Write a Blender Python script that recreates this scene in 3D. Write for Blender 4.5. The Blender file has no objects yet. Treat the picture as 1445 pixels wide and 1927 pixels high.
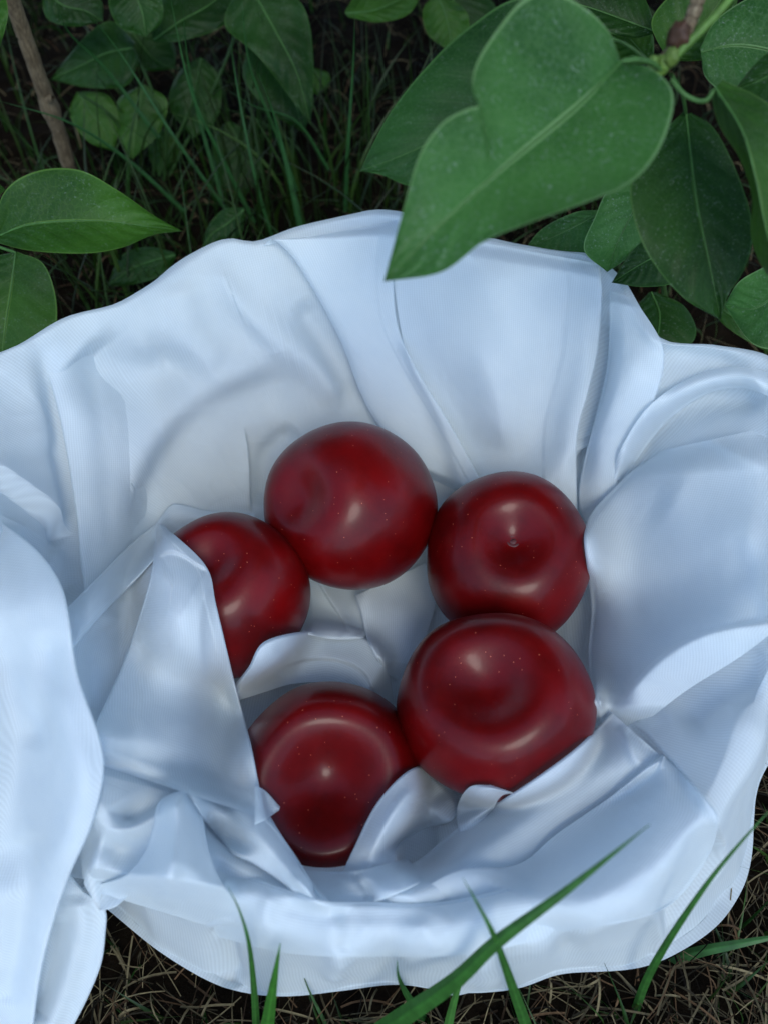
import bpy, math, random
import numpy as np
from mathutils import Vector
from mathutils.bvhtree import BVHTree
random.seed(7); rng = np.random.default_rng(7)
S = bpy.context.scene
COL = S.collection
R = math.radians

# ------------------------------------------------------------------ camera
PITCH = R(57); FOC = 963.5/math.tan(R(30))          # focal length in photo pixels (1445 x 1927)
CF = np.array([0, math.cos(PITCH), -math.sin(PITCH)])
CR = np.array([1.0, 0, 0]); CU = np.cross(CR, CF)
CP = np.array([0, 0, .07]) - CF*.42
cam = bpy.data.objects.new('camera', bpy.data.cameras.new('camera')); COL.objects.link(cam)
cam.location = CP; cam.rotation_euler = (math.pi/2-PITCH, 0, 0)
cam.data.sensor_fit = 'VERTICAL'; cam.data.sensor_height = 24; cam.data.lens = 12/math.tan(R(30))
cam.data.clip_start = .01; cam.data.clip_end = 200
cam.data.dof.use_dof = True; cam.data.dof.focus_distance = .385; cam.data.dof.aperture_fstop = 5.6
S.camera = cam

# ------------------------------------------------------------------ light
SUN_EL, SUN_ROT = 52, 168
w = bpy.data.worlds.new('World'); S.world = w; w.use_nodes = True
nt = w.node_tree; nt.nodes.clear()
sky = nt.nodes.new('ShaderNodeTexSky'); sky.sky_type = 'NISHITA'; sky.sun_disc = False
sky.sun_elevation = R(SUN_EL); sky.sun_rotation = R(SUN_ROT); sky.air_density = 1.0; sky.dust_density = .6; sky.ozone_density = 1.6
bg = nt.nodes.new('ShaderNodeBackground'); bg.inputs[1].default_value = .145
wo = nt.nodes.new('ShaderNodeOutputWorld')
nt.links.new(sky.outputs[0], bg.inputs[0]); nt.links.new(bg.outputs[0], wo.inputs[0])
sd = bpy.data.lights.new('sun', 'SUN'); sd.energy = .7; sd.angle = R(22); sd.color = (1, .99, .90)
sun = bpy.data.objects.new('sun', sd); COL.objects.link(sun)
v = Vector((math.sin(R(SUN_ROT))*math.cos(R(SUN_EL)), math.cos(R(SUN_ROT))*math.cos(R(SUN_EL)), math.sin(R(SUN_EL))))
sun.rotation_euler = v.to_track_quat('Z', 'Y').to_euler(); sun.location = (0, -1, 2)
S.view_settings.view_transform = 'Standard'; S.view_settings.look = 'None'
S.view_settings.gamma = 1; S.view_settings.use_curve_mapping = False
S.view_settings.exposure = 0.96
S.render.engine = 'CYCLES'; S.cycles.max_bounces = 8; S.cycles.diffuse_bounces = 5; S.cycles.transparent_max_bounces = 10
S.cycles.use_denoising = True

# ------------------------------------------------------------------ helpers
def ray(px, py):
    px = np.asarray(px, float); py = np.asarray(py, float)
    return CF + ((px-722.5)/FOC)[..., None]*CR - ((py-963.5)/FOC)[..., None]*CU
def at(px, py, d):                       # point seen at a photo pixel, d metres in front of the lens
    return CP + ray(px, py)*np.asarray(d, float)[..., None]
def atz(px, py, z):
    r = ray(px, py); d = (np.asarray(z)-CP[2])/r[..., 2]
    return CP + r*d[..., None]
def proj(P):
    v = P-CP; d = v@CF
    return 722.5+FOC*(v@CR)/d, 963.5-FOC*(v@CU)/d, d
def crom(pts, n):                        # smooth curve through control points, n samples evenly spread along it
    p = np.asarray(pts, float)
    if len(p) == 2: p = np.vstack([p[0], (p[0]+p[1])/2, p[1]])
    q = np.vstack([2*p[0]-p[1], p, 2*p[-1]-p[-2]]); out = []
    for i in range(1, len(q)-2):
        a, b, c, d = q[i-1:i+3]
        t = np.linspace(0, 1, 24, endpoint=False)[:, None]
        out.append(.5*((2*b)+(c-a)*t+(2*a-5*b+4*c-d)*t*t+(3*b-a-3*c+d)*t**3))
    out = np.vstack(out+[p[-1:]])
    s = np.r_[0, np.cumsum(np.linalg.norm(np.diff(out[:, :2], axis=0), axis=1))]
    u = np.linspace(0, s[-1], n)
    return np.stack([np.interp(u, s, out[:, k]) for k in range(p.shape[1])], 1)
def sstep(x): x = np.clip(x, 0, 1); return x*x*(3-2*x)
def link(name, me, mat=None, parent=None):
    o = bpy.data.objects.new(name, me); COL.objects.link(o)
    if mat: me.materials.append(mat)
    if parent: o.parent = parent
    return o
def tag(o, label=None, cat=None, group=None, kind=None):
    for k, v in (('label', label), ('category', cat), ('group', group), ('kind', kind)):
        if v: o[k] = v
    return o
def empty(name, loc):
    o = bpy.data.objects.new(name, None); COL.objects.link(o); o.location = loc; o.empty_display_size = .01; return o
def mesh(name, V, F, uv=None, col=None, smooth=True):
    me = bpy.data.meshes.new(name)
    V = np.asarray(V, np.float32); F = np.asarray(F, np.int32)
    me.vertices.add(len(V)); me.vertices.foreach_set('co', V.ravel())
    me.loops.add(F.size); me.loops.foreach_set('vertex_index', F.ravel())
    me.polygons.add(len(F)); k = F.shape[1]
    me.polygons.foreach_set('loop_start', np.arange(0, F.size, k, dtype=np.int32))
    me.polygons.foreach_set('loop_total', np.full(len(F), k, np.int32))
    me.polygons.foreach_set('use_smooth', np.full(len(F), smooth))
    if uv is not None:
        l = me.uv_layers.new(name='UVMap'); l.data.foreach_set('uv', np.asarray(uv, np.float32)[F.ravel()].ravel())
    if col is not None:
        a = me.color_attributes.new('tint', 'FLOAT_COLOR', 'POINT')
        c = np.ones((len(V), 4), np.float32); c[:, :3] = col; a.data.foreach_set('color', c.ravel())
    me.update(calc_edges=True); me.validate()
    return me
def gridfaces(n, m, wrap=False, off=0):
    i, j = np.meshgrid(np.arange(n-1), np.arange(m if wrap else m-1), indexing='ij')
    j2 = (j+1) % m
    return np.stack([i*m+j, i*m+j2, (i+1)*m+j2, (i+1)*m+j], -1).reshape(-1, 4)+off
def under(parent, o):                    # keep world coordinates of the mesh when the parent is an Empty elsewhere
    o.parent = parent; o.matrix_parent_inverse = parent.matrix_basis.inverted()

# smooth value noise on numpy arrays
def vnoise(x, y, seed=0):
    def h(i, j):
        n = (i*374761393+j*668265263+seed*1442695041).astype(np.int64)
        n = (n ^ (n >> 13))*1274126177 & 0x7fffffff
        return ((n ^ (n >> 16)) & 0xffff)/65535.
    xi = np.floor(x).astype(np.int64); yi = np.floor(y).astype(np.int64); fx = x-xi; fy = y-yi
    fx = fx**3*(fx*(fx*6-15)+10); fy = fy**3*(fy*(fy*6-15)+10)
    a = h(xi, yi)*(1-fx)+h(xi+1, yi)*fx; b = h(xi, yi+1)*(1-fx)+h(xi+1, yi+1)*fx
    return (a*(1-fy)+b*fy)*2-1

# ------------------------------------------------------------------ materials
def mat(name):
    m = bpy.data.materials.new(name); m.use_nodes = True
    n = m.node_tree.nodes; b = n['Principled BSDF']
    return m, m.node_tree, b
def N(nt, t, **k):
    x = nt.nodes.new(t)
    for a, v in k.items():
        if a[0] == 'i' and a[1:].isdigit(): x.inputs[int(a[1:])].default_value = v
        else: setattr(x, a, v)
    return x
def ramp(nt, src, stops):
    r = nt.nodes.new('ShaderNodeValToRGB'); nt.links.new(src, r.inputs[0])
    while len(r.color_ramp.elements) < len(stops): r.color_ramp.elements.new(.5)
    for e, (p, c) in zip(r.color_ramp.elements, stops):
        e.position = p; e.color = (*c, 1) if len(c) == 3 else c
    return r

def cloth_material():
    m, nt, b = mat('sheer_white_cloth'); L = nt.links.new
    tc = N(nt, 'ShaderNodeTexCoord')
    sep = N(nt, 'ShaderNodeSeparateXYZ')
    ns = N(nt, 'ShaderNodeTexNoise', i2=9.0, i3=2.0); L(tc.outputs['UV'], ns.inputs[0])
    add = N(nt, 'ShaderNodeVectorMath', operation='MULTIPLY_ADD'); add.inputs[1].default_value = (.02, .02, 0)
    L(ns.outputs['Color'], add.inputs[0]); L(tc.outputs['UV'], add.inputs[2]); L(add.outputs[0], sep.inputs[0])
    waves = []
    for k, fr in ((0, 5600), (1, 6500)):
        mu = N(nt, 'ShaderNodeMath', operation='MULTIPLY'); mu.inputs[1].default_value = fr; L(sep.outputs[k], mu.inputs[0])
        si = N(nt, 'ShaderNodeMath', operation='SINE'); L(mu.outputs[0], si.inputs[0]); waves.append(si)
    w2 = N(nt, 'ShaderNodeMath', operation='MULTIPLY'); w2.inputs[1].default_value = .45; L(waves[1].outputs[0], w2.inputs[0])
    sm = N(nt, 'ShaderNodeMath', operation='ADD'); L(waves[0].outputs[0], sm.inputs[0]); L(w2.outputs[0], sm.inputs[1])
    n2 = N(nt, 'ShaderNodeTexNoise', i2=60.0, i3=5.0, i4=.6); L(tc.outputs['UV'], n2.inputs[0])
    bp = N(nt, 'ShaderNodeBump'); bp.inputs['Strength'].default_value = .17; bp.inputs['Distance'].default_value = .00012
    L(sm.outputs[0], bp.inputs['Height'])
    bp2 = N(nt, 'ShaderNodeBump'); bp2.inputs['Strength'].default_value = .35; bp2.inputs['Distance'].default_value = .0012
    L(n2.outputs[0], bp2.inputs['Height']); L(bp.outputs[0], bp2.inputs['Normal'])
    cr = ramp(nt, n2.outputs[0], [(.3, (.75, .84, .87)), (.7, (.81, .89, .90))])
    b.inputs['Base Color'].default_value = (.8, .84, .9, 1); L(cr.outputs[0], b.inputs['Base Color'])
    b.inputs['Roughness'].default_value = .85; b.inputs['Specular IOR Level'].default_value = .06
    b.inputs['Sheen Weight'].default_value = .12; b.inputs['Sheen Roughness'].default_value = .4
    L(bp2.outputs[0], b.inputs['Normal'])
    tl = N(nt, 'ShaderNodeBsdfTranslucent'); tl.inputs[0].default_value = (.82, .86, .93, 1); L(bp2.outputs[0], tl.inputs['Normal'])
    mx = N(nt, 'ShaderNodeMixShader'); mx.inputs[0].default_value = .38; L(b.outputs[0], mx.inputs[1]); L(tl.outputs[0], mx.inputs[2])
    tr = N(nt, 'ShaderNodeBsdfTransparent'); m2 = N(nt, 'ShaderNodeMixShader')
    wr = N(nt, 'ShaderNodeMapRange'); wr.inputs[1].default_value = -1.4; wr.inputs[2].default_value = 1.4; wr.inputs[3].default_value = .02; wr.inputs[4].default_value = .13
    L(sm.outputs[0], wr.inputs[0]); L(wr.outputs[0], m2.inputs[0])
    L(mx.outputs[0], m2.inputs[1]); L(tr.outputs[0], m2.inputs[2])
    L(m2.outputs[0], nt.nodes['Material Output'].inputs[0])
    return m
def apple_material():
    m, nt, b = mat('dark_red_apple_skin'); L = nt.links.new
    tc = N(nt, 'ShaderNodeTexCoord')
    n1 = N(nt, 'ShaderNodeTexNoise', i2=28.0, i3=5.0, i4=.6); L(tc.outputs['Object'], n1.inputs[0])
    base = ramp(nt, n1.outputs[0], [(.3, (.060, .0004, .0007)), (.72, (.175, .0009, .0012))])
    vo = N(nt, 'ShaderNodeTexVoronoi', i2=480.0); L(tc.outputs['Object'], vo.inputs[0])
    sp = N(nt, 'ShaderNodeMath', operation='LESS_THAN'); sp.inputs[1].default_value = .10; L(vo.outputs['Distance'], sp.inputs[0])
    sc = N(nt, 'ShaderNodeSeparateColor'); L(vo.outputs['Color'], sc.inputs[0])
    g = N(nt, 'ShaderNodeMath', operation='GREATER_THAN'); g.inputs[1].default_value = .82; L(sc.outputs[0], g.inputs[0])
    mu = N(nt, 'ShaderNodeMath', operation='MULTIPLY'); L(sp.outputs[0], mu.inputs[0]); L(g.outputs[0], mu.inputs[1])
    mx = N(nt, 'ShaderNodeMix', data_type='RGBA'); L(mu.outputs[0], mx.inputs[0]); L(base.outputs[0], mx.inputs[6]); mx.inputs[7].default_value = (.55, .13, .07, 1)
    L(mx.outputs[2], b.inputs['Base Color'])
    n2 = N(nt, 'ShaderNodeTexNoise', i2=90.0, i3=6.0); L(tc.outputs['Object'], n2.inputs[0])
    rr = N(nt, 'ShaderNodeMapRange'); rr.inputs[3].default_value = .32; rr.inputs[4].default_value = .44; L(n2.outputs[0], rr.inputs[0]); L(rr.outputs[0], b.inputs['Roughness'])
    b.inputs['Specular IOR Level'].default_value = .20; b.inputs['Coat Weight'].default_value = .22; b.inputs['Coat Roughness'].default_value = .16; b.inputs['Coat IOR'].default_value = 1.4
    n3 = N(nt, 'ShaderNodeTexNoise', i2=600.0, i3=3.0); L(tc.outputs['Object'], n3.inputs[0])
    ad = N(nt, 'ShaderNodeMath', operation='MULTIPLY_ADD'); ad.inputs[1].default_value = 1.5; L(mu.outputs[0], ad.inputs[0]); L(n3.outputs[0], ad.inputs[2])
    bp = N(nt, 'ShaderNodeBump'); bp.inputs['Strength'].default_value = .25; bp.inputs['Distance'].default_value = .0002; L(ad.outputs[0], bp.inputs['Height']); L(bp.outputs[0], b.inputs['Normal'])
    return m
def leaf_material(name, c0, c1, vein, dusty=.0, vstr=.35):
    m, nt, b = mat(name); L = nt.links.new
    tc = N(nt, 'ShaderNodeTexCoord'); sx = N(nt, 'ShaderNodeSeparateXYZ'); L(tc.outputs['UV'], sx.inputs[0])
    ob = N(nt, 'ShaderNodeTexNoise', i2=120.0, i3=6.0, i4=.65); L(tc.outputs['Object'], ob.inputs[0])
    big = N(nt, 'ShaderNodeTexNoise', i2=22.0, i3=3.0); L(tc.outputs['Object'], big.inputs[0])
    base = ramp(nt, big.outputs[0], [(.36, tuple(q*.8 for q in c0)), (.64, tuple(q*1.12 for q in c1))])
    def M(op, a, b_=None, c=None):
        x = N(nt, 'ShaderNodeMath', operation=op)
        for i, q in enumerate((a, b_, c)):
            if q is None: continue
            if isinstance(q, (int, float)): x.inputs[i].default_value = q
            else: L(q, x.inputs[i])
        return x.outputs[0]
    U = sx.outputs[0]; Vv = sx.outputs[1]                    # U along the leaf 0..1, V across -1..1
    av = M('ABSOLUTE', Vv)
    # side veins sweep forward from the midrib
    ph = M('SUBTRACT', U, M('MULTIPLY', M('POWER', av, .8), .30))
    fr = M('FRACT', M('MULTIPLY', ph, 8.0))
    dv = M('ABSOLUTE', M('SUBTRACT', fr, .5))
    side = M('MULTIPLY', M('GREATER_THAN', av, .03), M('SUBTRACT', 1.0, M('SMOOTH_MIN', M('MULTIPLY', dv, 14.0), 1.0, .3)))
    side = M('MULTIPLY', side, M('SUBTRACT', 1.0, M('MULTIPLY', av, .75)))
    midw = M('MULTIPLY_ADD', U, -.035, .048)
    mid = M('LESS_THAN', av, midw)
    edge = M('GREATER_THAN', av, .968)
    vor = N(nt, 'ShaderNodeTexVoronoi', i2=420.0, feature='DISTANCE_TO_EDGE'); L(tc.outputs['Object'], vor.inputs[0])
    v1 = M('MAXIMUM', M('MULTIPLY', side, vstr), M('MULTIPLY', mid, .8))
    v1 = M('MAXIMUM', v1, M('MULTIPLY', edge, .7))
    v1 = M('MAXIMUM', v1, M('MULTIPLY', M('SUBTRACT', 1.0, M('MINIMUM', M('MULTIPLY', vor.outputs[0], 9.0), 1.0)), .16))
    mx = N(nt, 'ShaderNodeMix', data_type='RGBA'); L(v1, mx.inputs[0]); L(base.outputs[0], mx.inputs[6]); mx.inputs[7].default_value = (*vein, 1)
    # pale dust lying in flecks
    d1 = N(nt, 'ShaderNodeTexNoise', i2=900.0, i3=3.0, i4=.7); L(tc.outputs['Object'], d1.inputs[0])
    dd = N(nt, 'ShaderNodeMapRange'); dd.inputs[1].default_value = .56; dd.inputs[2].default_value = .74; L(d1.outputs[0], dd.inputs[0])
    bb = N(nt, 'ShaderNodeMapRange'); bb.inputs[1].default_value = .38; bb.inputs[2].default_value = .68; L(ob.outputs[0], bb.inputs[0])
    du = M('MULTIPLY', M('MULTIPLY', dd.outputs[0], bb.outputs[0]), dusty)
    m2 = N(nt, 'ShaderNodeMix', data_type='RGBA'); L(du, m2.inputs[0]); L(mx.outputs[2], m2.inputs[6]); m2.inputs[7].default_value = (.28, .36, .30, 1)
    L(m2.outputs[2], b.inputs['Base Color'])
    b.inputs['Roughness'].default_value = .52; b.inputs['Specular IOR Level'].default_value = .22
    h = M('ADD', M('MULTIPLY', side, -.5), M('MULTIPLY', M('MINIMUM', vor.outputs[0], .12), 1.2))
    h = M('ADD', h, M('MULTIPLY', ob.outputs[0], .6))
    bp = N(nt, 'ShaderNodeBump'); bp.inputs['Strength'].default_value = .35; bp.inputs['Distance'].default_value = .0006; L(h, bp.inputs['Height']); L(bp.outputs[0], b.inputs['Normal'])
    tl = N(nt, 'ShaderNodeBsdfTranslucent'); tl.inputs[0].default_value = (c1[0]*1.4, c1[1]*1.5, c1[2]*.5, 1)
    ms = N(nt, 'ShaderNodeMixShader'); ms.inputs[0].default_value = .25; L(b.outputs[0], ms.inputs[1]); L(tl.outputs[0], ms.inputs[2])
    L(ms.outputs[0], nt.nodes['Material Output'].inputs[0])
    return m
def tint_material(name, rough=.6, trans=.2, fine=300.0, spec=.3):
    m, nt, b = mat(name); L = nt.links.new
    a = N(nt, 'ShaderNodeAttribute', attribute_name='tint')
    tc = N(nt, 'ShaderNodeTexCoord'); n = N(nt, 'ShaderNodeTexNoise', i2=fine, i3=4.0); L(tc.outputs['Object'], n.inputs[0])
    r = ramp(nt, n.outputs[0], [(.3, (.7, .7, .7)), (.7, (1.15, 1.15, 1.15))])
    mx = N(nt, 'ShaderNodeMix', data_type='RGBA', blend_type='MULTIPLY'); mx.inputs[0].default_value = 1
    L(a.outputs[0], mx.inputs[6]); L(r.outputs[0], mx.inputs[7]); L(mx.outputs[2], b.inputs['Base Color'])
    b.inputs['Roughness'].default_value = rough; b.inputs['Specular IOR Level'].default_value = spec
    if trans:
        tl = N(nt, 'ShaderNodeBsdfTranslucent'); L(mx.outputs[2], tl.inputs[0])
        ms = N(nt, 'ShaderNodeMixShader'); ms.inputs[0].default_value = trans; L(b.outputs[0], ms.inputs[1]); L(tl.outputs[0], ms.inputs[2])
        L(ms.outputs[0], nt.nodes['Material Output'].inputs[0])
    return m
def bark_material():
    m, nt, b = mat('grey_brown_bark'); L = nt.links.new
    tc = N(nt, 'ShaderNodeTexCoord'); mp = N(nt, 'ShaderNodeMapping'); mp.inputs['Scale'].default_value = (1, 1, .16); L(tc.outputs['Object'], mp.inputs[0])
    n = N(nt, 'ShaderNodeTexNoise', i2=700.0, i3=5.0, i4=.7); L(mp.outputs[0], n.inputs[0])
    n2 = N(nt, 'ShaderNodeTexNoise', i2=90.0, i3=3.0); L(tc.outputs['Object'], n2.inputs[0])
    r = ramp(nt, n.outputs[0], [(.3, (.06, .042, .024)), (.55, (.17, .13, .075)), (.75, (.32, .27, .18))])
    r2 = ramp(nt, n2.outputs[0], [(.35, (.65, .62, .55)), (.65, (1.1, 1.1, 1.1))])
    mx = N(nt, 'ShaderNodeMix', data_type='RGBA', blend_type='MULTIPLY'); mx.inputs[0].default_value = 1
    L(r.outputs[0], mx.inputs[6]); L(r2.outputs[0], mx.inputs[7]); L(mx.outputs[2], b.inputs['Base Color'])
    b.inputs['Roughness'].default_value = .8
    bp = N(nt, 'ShaderNodeBump'); bp.inputs['Strength'].default_value = .9; bp.inputs['Distance'].default_value = .0012; L(n.outputs[0], bp.inputs['Height']); L(bp.outputs[0], b.inputs['Normal'])
    return m
def soil_material():
    m, nt, b = mat('dark_soil'); L = nt.links.new
    tc = N(nt, 'ShaderNodeTexCoord')
    n = N(nt, 'ShaderNodeTexNoise', i2=45.0, i3=8.0, i4=.7); L(tc.outputs['Object'], n.inputs[0])
    n2 = N(nt, 'ShaderNodeTexNoise', i2=400.0, i3=5.0, i4=.7); L(tc.outputs['Object'], n2.inputs[0])
    r = ramp(nt, n.outputs[0], [(.3, (.004, .003, .002)), (.6, (.011, .008, .005)), (.8, (.024, .017, .010))])
    L(r.outputs[0], b.inputs['Base Color']); b.inputs['Roughness'].default_value = .95; b.inputs['Specular IOR Level'].default_value = .03
    ad = N(nt, 'ShaderNodeMath', operation='MULTIPLY_ADD'); ad.inputs[1].default_value = .3; L(n2.outputs[0], ad.inputs[0]); L(n.outputs[0], ad.inputs[2])
    bp = N(nt, 'ShaderNodeBump'); bp.inputs['Strength'].default_value = 1; bp.inputs['Distance'].default_value = .006; L(ad.outputs[0], bp.inputs['Height']); L(bp.outputs[0], b.inputs['Normal'])
    return m
M_CLOTH = cloth_material(); M_APPLE = apple_material(); M_BARK = bark_material(); M_SOIL = soil_material()
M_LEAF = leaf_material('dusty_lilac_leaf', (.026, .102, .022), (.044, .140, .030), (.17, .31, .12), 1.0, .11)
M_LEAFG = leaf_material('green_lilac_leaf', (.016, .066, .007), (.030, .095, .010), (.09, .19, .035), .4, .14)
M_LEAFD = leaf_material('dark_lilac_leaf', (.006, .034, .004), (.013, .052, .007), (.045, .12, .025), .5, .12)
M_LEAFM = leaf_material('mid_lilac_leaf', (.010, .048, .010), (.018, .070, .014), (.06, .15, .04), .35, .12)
M_STALK = tint_material('green_stalk', .5, .1); M_GRASS = tint_material('grass_blades', .45, .25, 200, .4); M_STRAW = tint_material('dry_straw', .8, .1, 500, .15)

# ------------------------------------------------------------------ ground
def gz(x, y): return .006*vnoise(x*9, y*9, 3)+.004*vnoise(x*30, y*30, 4)
u = np.linspace(-1, 1, 261); cc = np.sign(u)*(np.abs(u)*.75+np.abs(u)**7*40)
GX, GY = np.meshgrid(cc, cc+.2, indexing='ij'); GZ = gz(GX, GY)+.0025*vnoise(GX*110, GY*110, 5)-.004
tag(link('ground', mesh('ground', np.stack([GX, GY, GZ], -1).reshape(-1, 3), gridfaces(261, 261)), M_SOIL), kind='structure')

# ------------------------------------------------------------------ cloth base: a bowl of cloth over a round rim
CC = np.array([0.0, -.028])
rim_px = [(60, 640, .128), (140, 598, .128), (235, 572, .127), (330, 515, .13), (400, 470, .134), (440, 458, .136), (495, 463, .134), (600, 424, .136), (740, 408, .138),
          (930, 455, .134), (1060, 472, .134), (1110, 484, .134), (1160, 530, .130), (1200, 592, .128), (1235, 640, .128), (1330, 652, .130), (1450, 690, .132), (1500, 820, .130),
          (1500, 1000, .125), (1455, 1220, .12), (1375, 1400, .115), (1310, 1530, .11), (1215, 1640, .105), (1050, 1720, .10), (850, 1745, .098), (650, 1740, .098), (500, 1710, .10),
          (370, 1640, .105), (240, 1560, .11), (140, 1430, .118), (60, 1250, .124), (-10, 1050, .13), (-60, 850, .13), (-40, 700, .13)]
hem_px = [(1640, 1200), (1560, 1330), (1470, 1405), (1420, 1480), (1410, 1560), (1408, 1640), (1370, 1720), (1310, 1772), (1240, 1810), (1180, 1826), (1050, 1832), (980, 1860), (860, 1869), (750, 1852),
          (640, 1865), (540, 1876), (470, 1870), (400, 1850), (300, 1790), (220, 1725), (150, 1670), (40, 1600), (-60, 1500), (-150, 1350)]
def polar(W): d = W[:, :2]-CC; return np.arctan2(d[:, 1], d[:, 0]), np.hypot(d[:, 0], d[:, 1])
rp = np.array(rim_px, float); rp = crom(np.vstack([rp, rp[:1]]), 240)
RW = atz(rp[:, 0], rp[:, 1], rp[:, 2]); th, rr = polar(RW); o = np.argsort(th); th, rr, rzv = th[o], rr[o], RW[o, 2]
hp = crom(hem_px, 200); HW = atz(hp[:, 0], hp[:, 1], .016); hth, hr = polar(HW); o2 = np.argsort(hth); hth, hr = hth[o2], hr[o2]
NT, NS = 1150, 420
T = np.linspace(-math.pi, math.pi, NT, endpoint=False)
RR = np.interp(T, th, rr, period=2*math.pi); RZ = np.interp(T, th, rzv, period=2*math.pi)
HR = np.interp(T, hth, hr, left=np.nan, right=np.nan)
far = np.isnan(HR); HR = np.where(far, RR+.035, np.maximum(HR, RR+.004))
k = np.ones(17)/17; HR = np.convolve(np.r_[HR[-8:], HR, HR[:8]], k, 'valid')
s = np.linspace(0, 1, NS)
FLOOR = .016
s_in = .72                                                     # share of rows inside the rim
P = np.zeros((NS, NT, 3)); dirs = np.stack([np.cos(T), np.sin(T)], 1)
for i, q in enumerate(s):
    if q <= s_in:
        a = q/s_in
        r = RR*(a**.92)
        f = np.clip((a-.40)/.60, 0, 1)
        # wall rises from the floor and rolls over the rim
        g = np.where(f < .86, 1.08*(f/.86)**1.75*.93, 0)
        fx = np.clip((f-.86)/.14, 0, 1); g = np.where(f >= .86, 1.0044+(1.0-.0)*(.0), g)
        g = (1-np.cos(np.clip(f, 0, 1)*math.pi*.5)**1.25)**.95
        g = sstep(f*.5+.0)*2*(1-.35*f)+.35*f*np.sin(f*math.pi/2)
        z = FLOOR+(RZ-FLOOR)*np.clip(g, 0, 1)
    else:
        a = (q-s_in)/(1-s_in); ph = min(a/.22, 1)*math.pi/2
        rr_ = np.minimum(.008, (HR-RR)*.6)
        r = RR+rr_*np.sin(ph)+(HR-RR-rr_)*max(0, (a-.1)/.9)**1.5
        z = RZ-.008*(1-np.cos(ph))-(RZ-.010)*(max(0, (a-.12)/.88))**1.1
        z = np.maximum(z, np.where(far, .003, .016))
    P[i, :, 0] = CC[0]+dirs[:, 0]*r; P[i, :, 1] = CC[1]+dirs[:, 1]*r; P[i, :, 2] = z

def curve_dist(px, py, pts, n=40):
    c = crom(pts, n)[:, :2]
    best = np.full(px.shape, 1e9); sd = np.zeros(px.shape); tt = np.zeros(px.shape)
    for i in range(n-1):
        a, b = c[i], c[i+1]; ab = b-a; L2 = ab@ab+1e-9
        t = ((px-a[0])*ab[0]+(py-a[1])*ab[1])/L2; tc = np.clip(t, 0, 1)
        dx = px-a[0]-tc*ab[0]; dy = py-a[1]-tc*ab[1]; d = np.hypot(dx, dy)
        m = d < best; best[m] = d[m]; sg = np.sign(ab[0]*dy-ab[1]*dx)   # + : right hand of travel on the page (y down)
        sd[m] = (d*sg)[m]; tt[m] = ((i+tc)/(n-1))[m]
    return best, sd, tt
def ridge(px, py, pts, amp, wd, fade=.2):
    d, sd, t = curve_dist(px, py, pts)
    e = sstep(t/fade)*sstep((1-t)/fade) if fade else 1
    return amp*e*np.exp(-(d/wd)**2)
def step(px, py, pts, amp, wd, fade=.15, edge=3.0, dip=.35):   # cloth to the right of travel lies on top, edge is a fold
    d, sd, t = curve_dist(px, py, pts)
    e = sstep(t/fade)*sstep((1-t)/fade)
    x = np.maximum(sd, 0)
    up = sstep((sd+edge)/(2*edge))*np.exp(-(x/wd)**1.5)
    dn = (1-sstep((sd+edge)/(2*edge)))*np.exp(-(np.maximum(-sd, 0)/(wd*.5))**1.5)
    return amp*e*(up-dip*dn)

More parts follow.
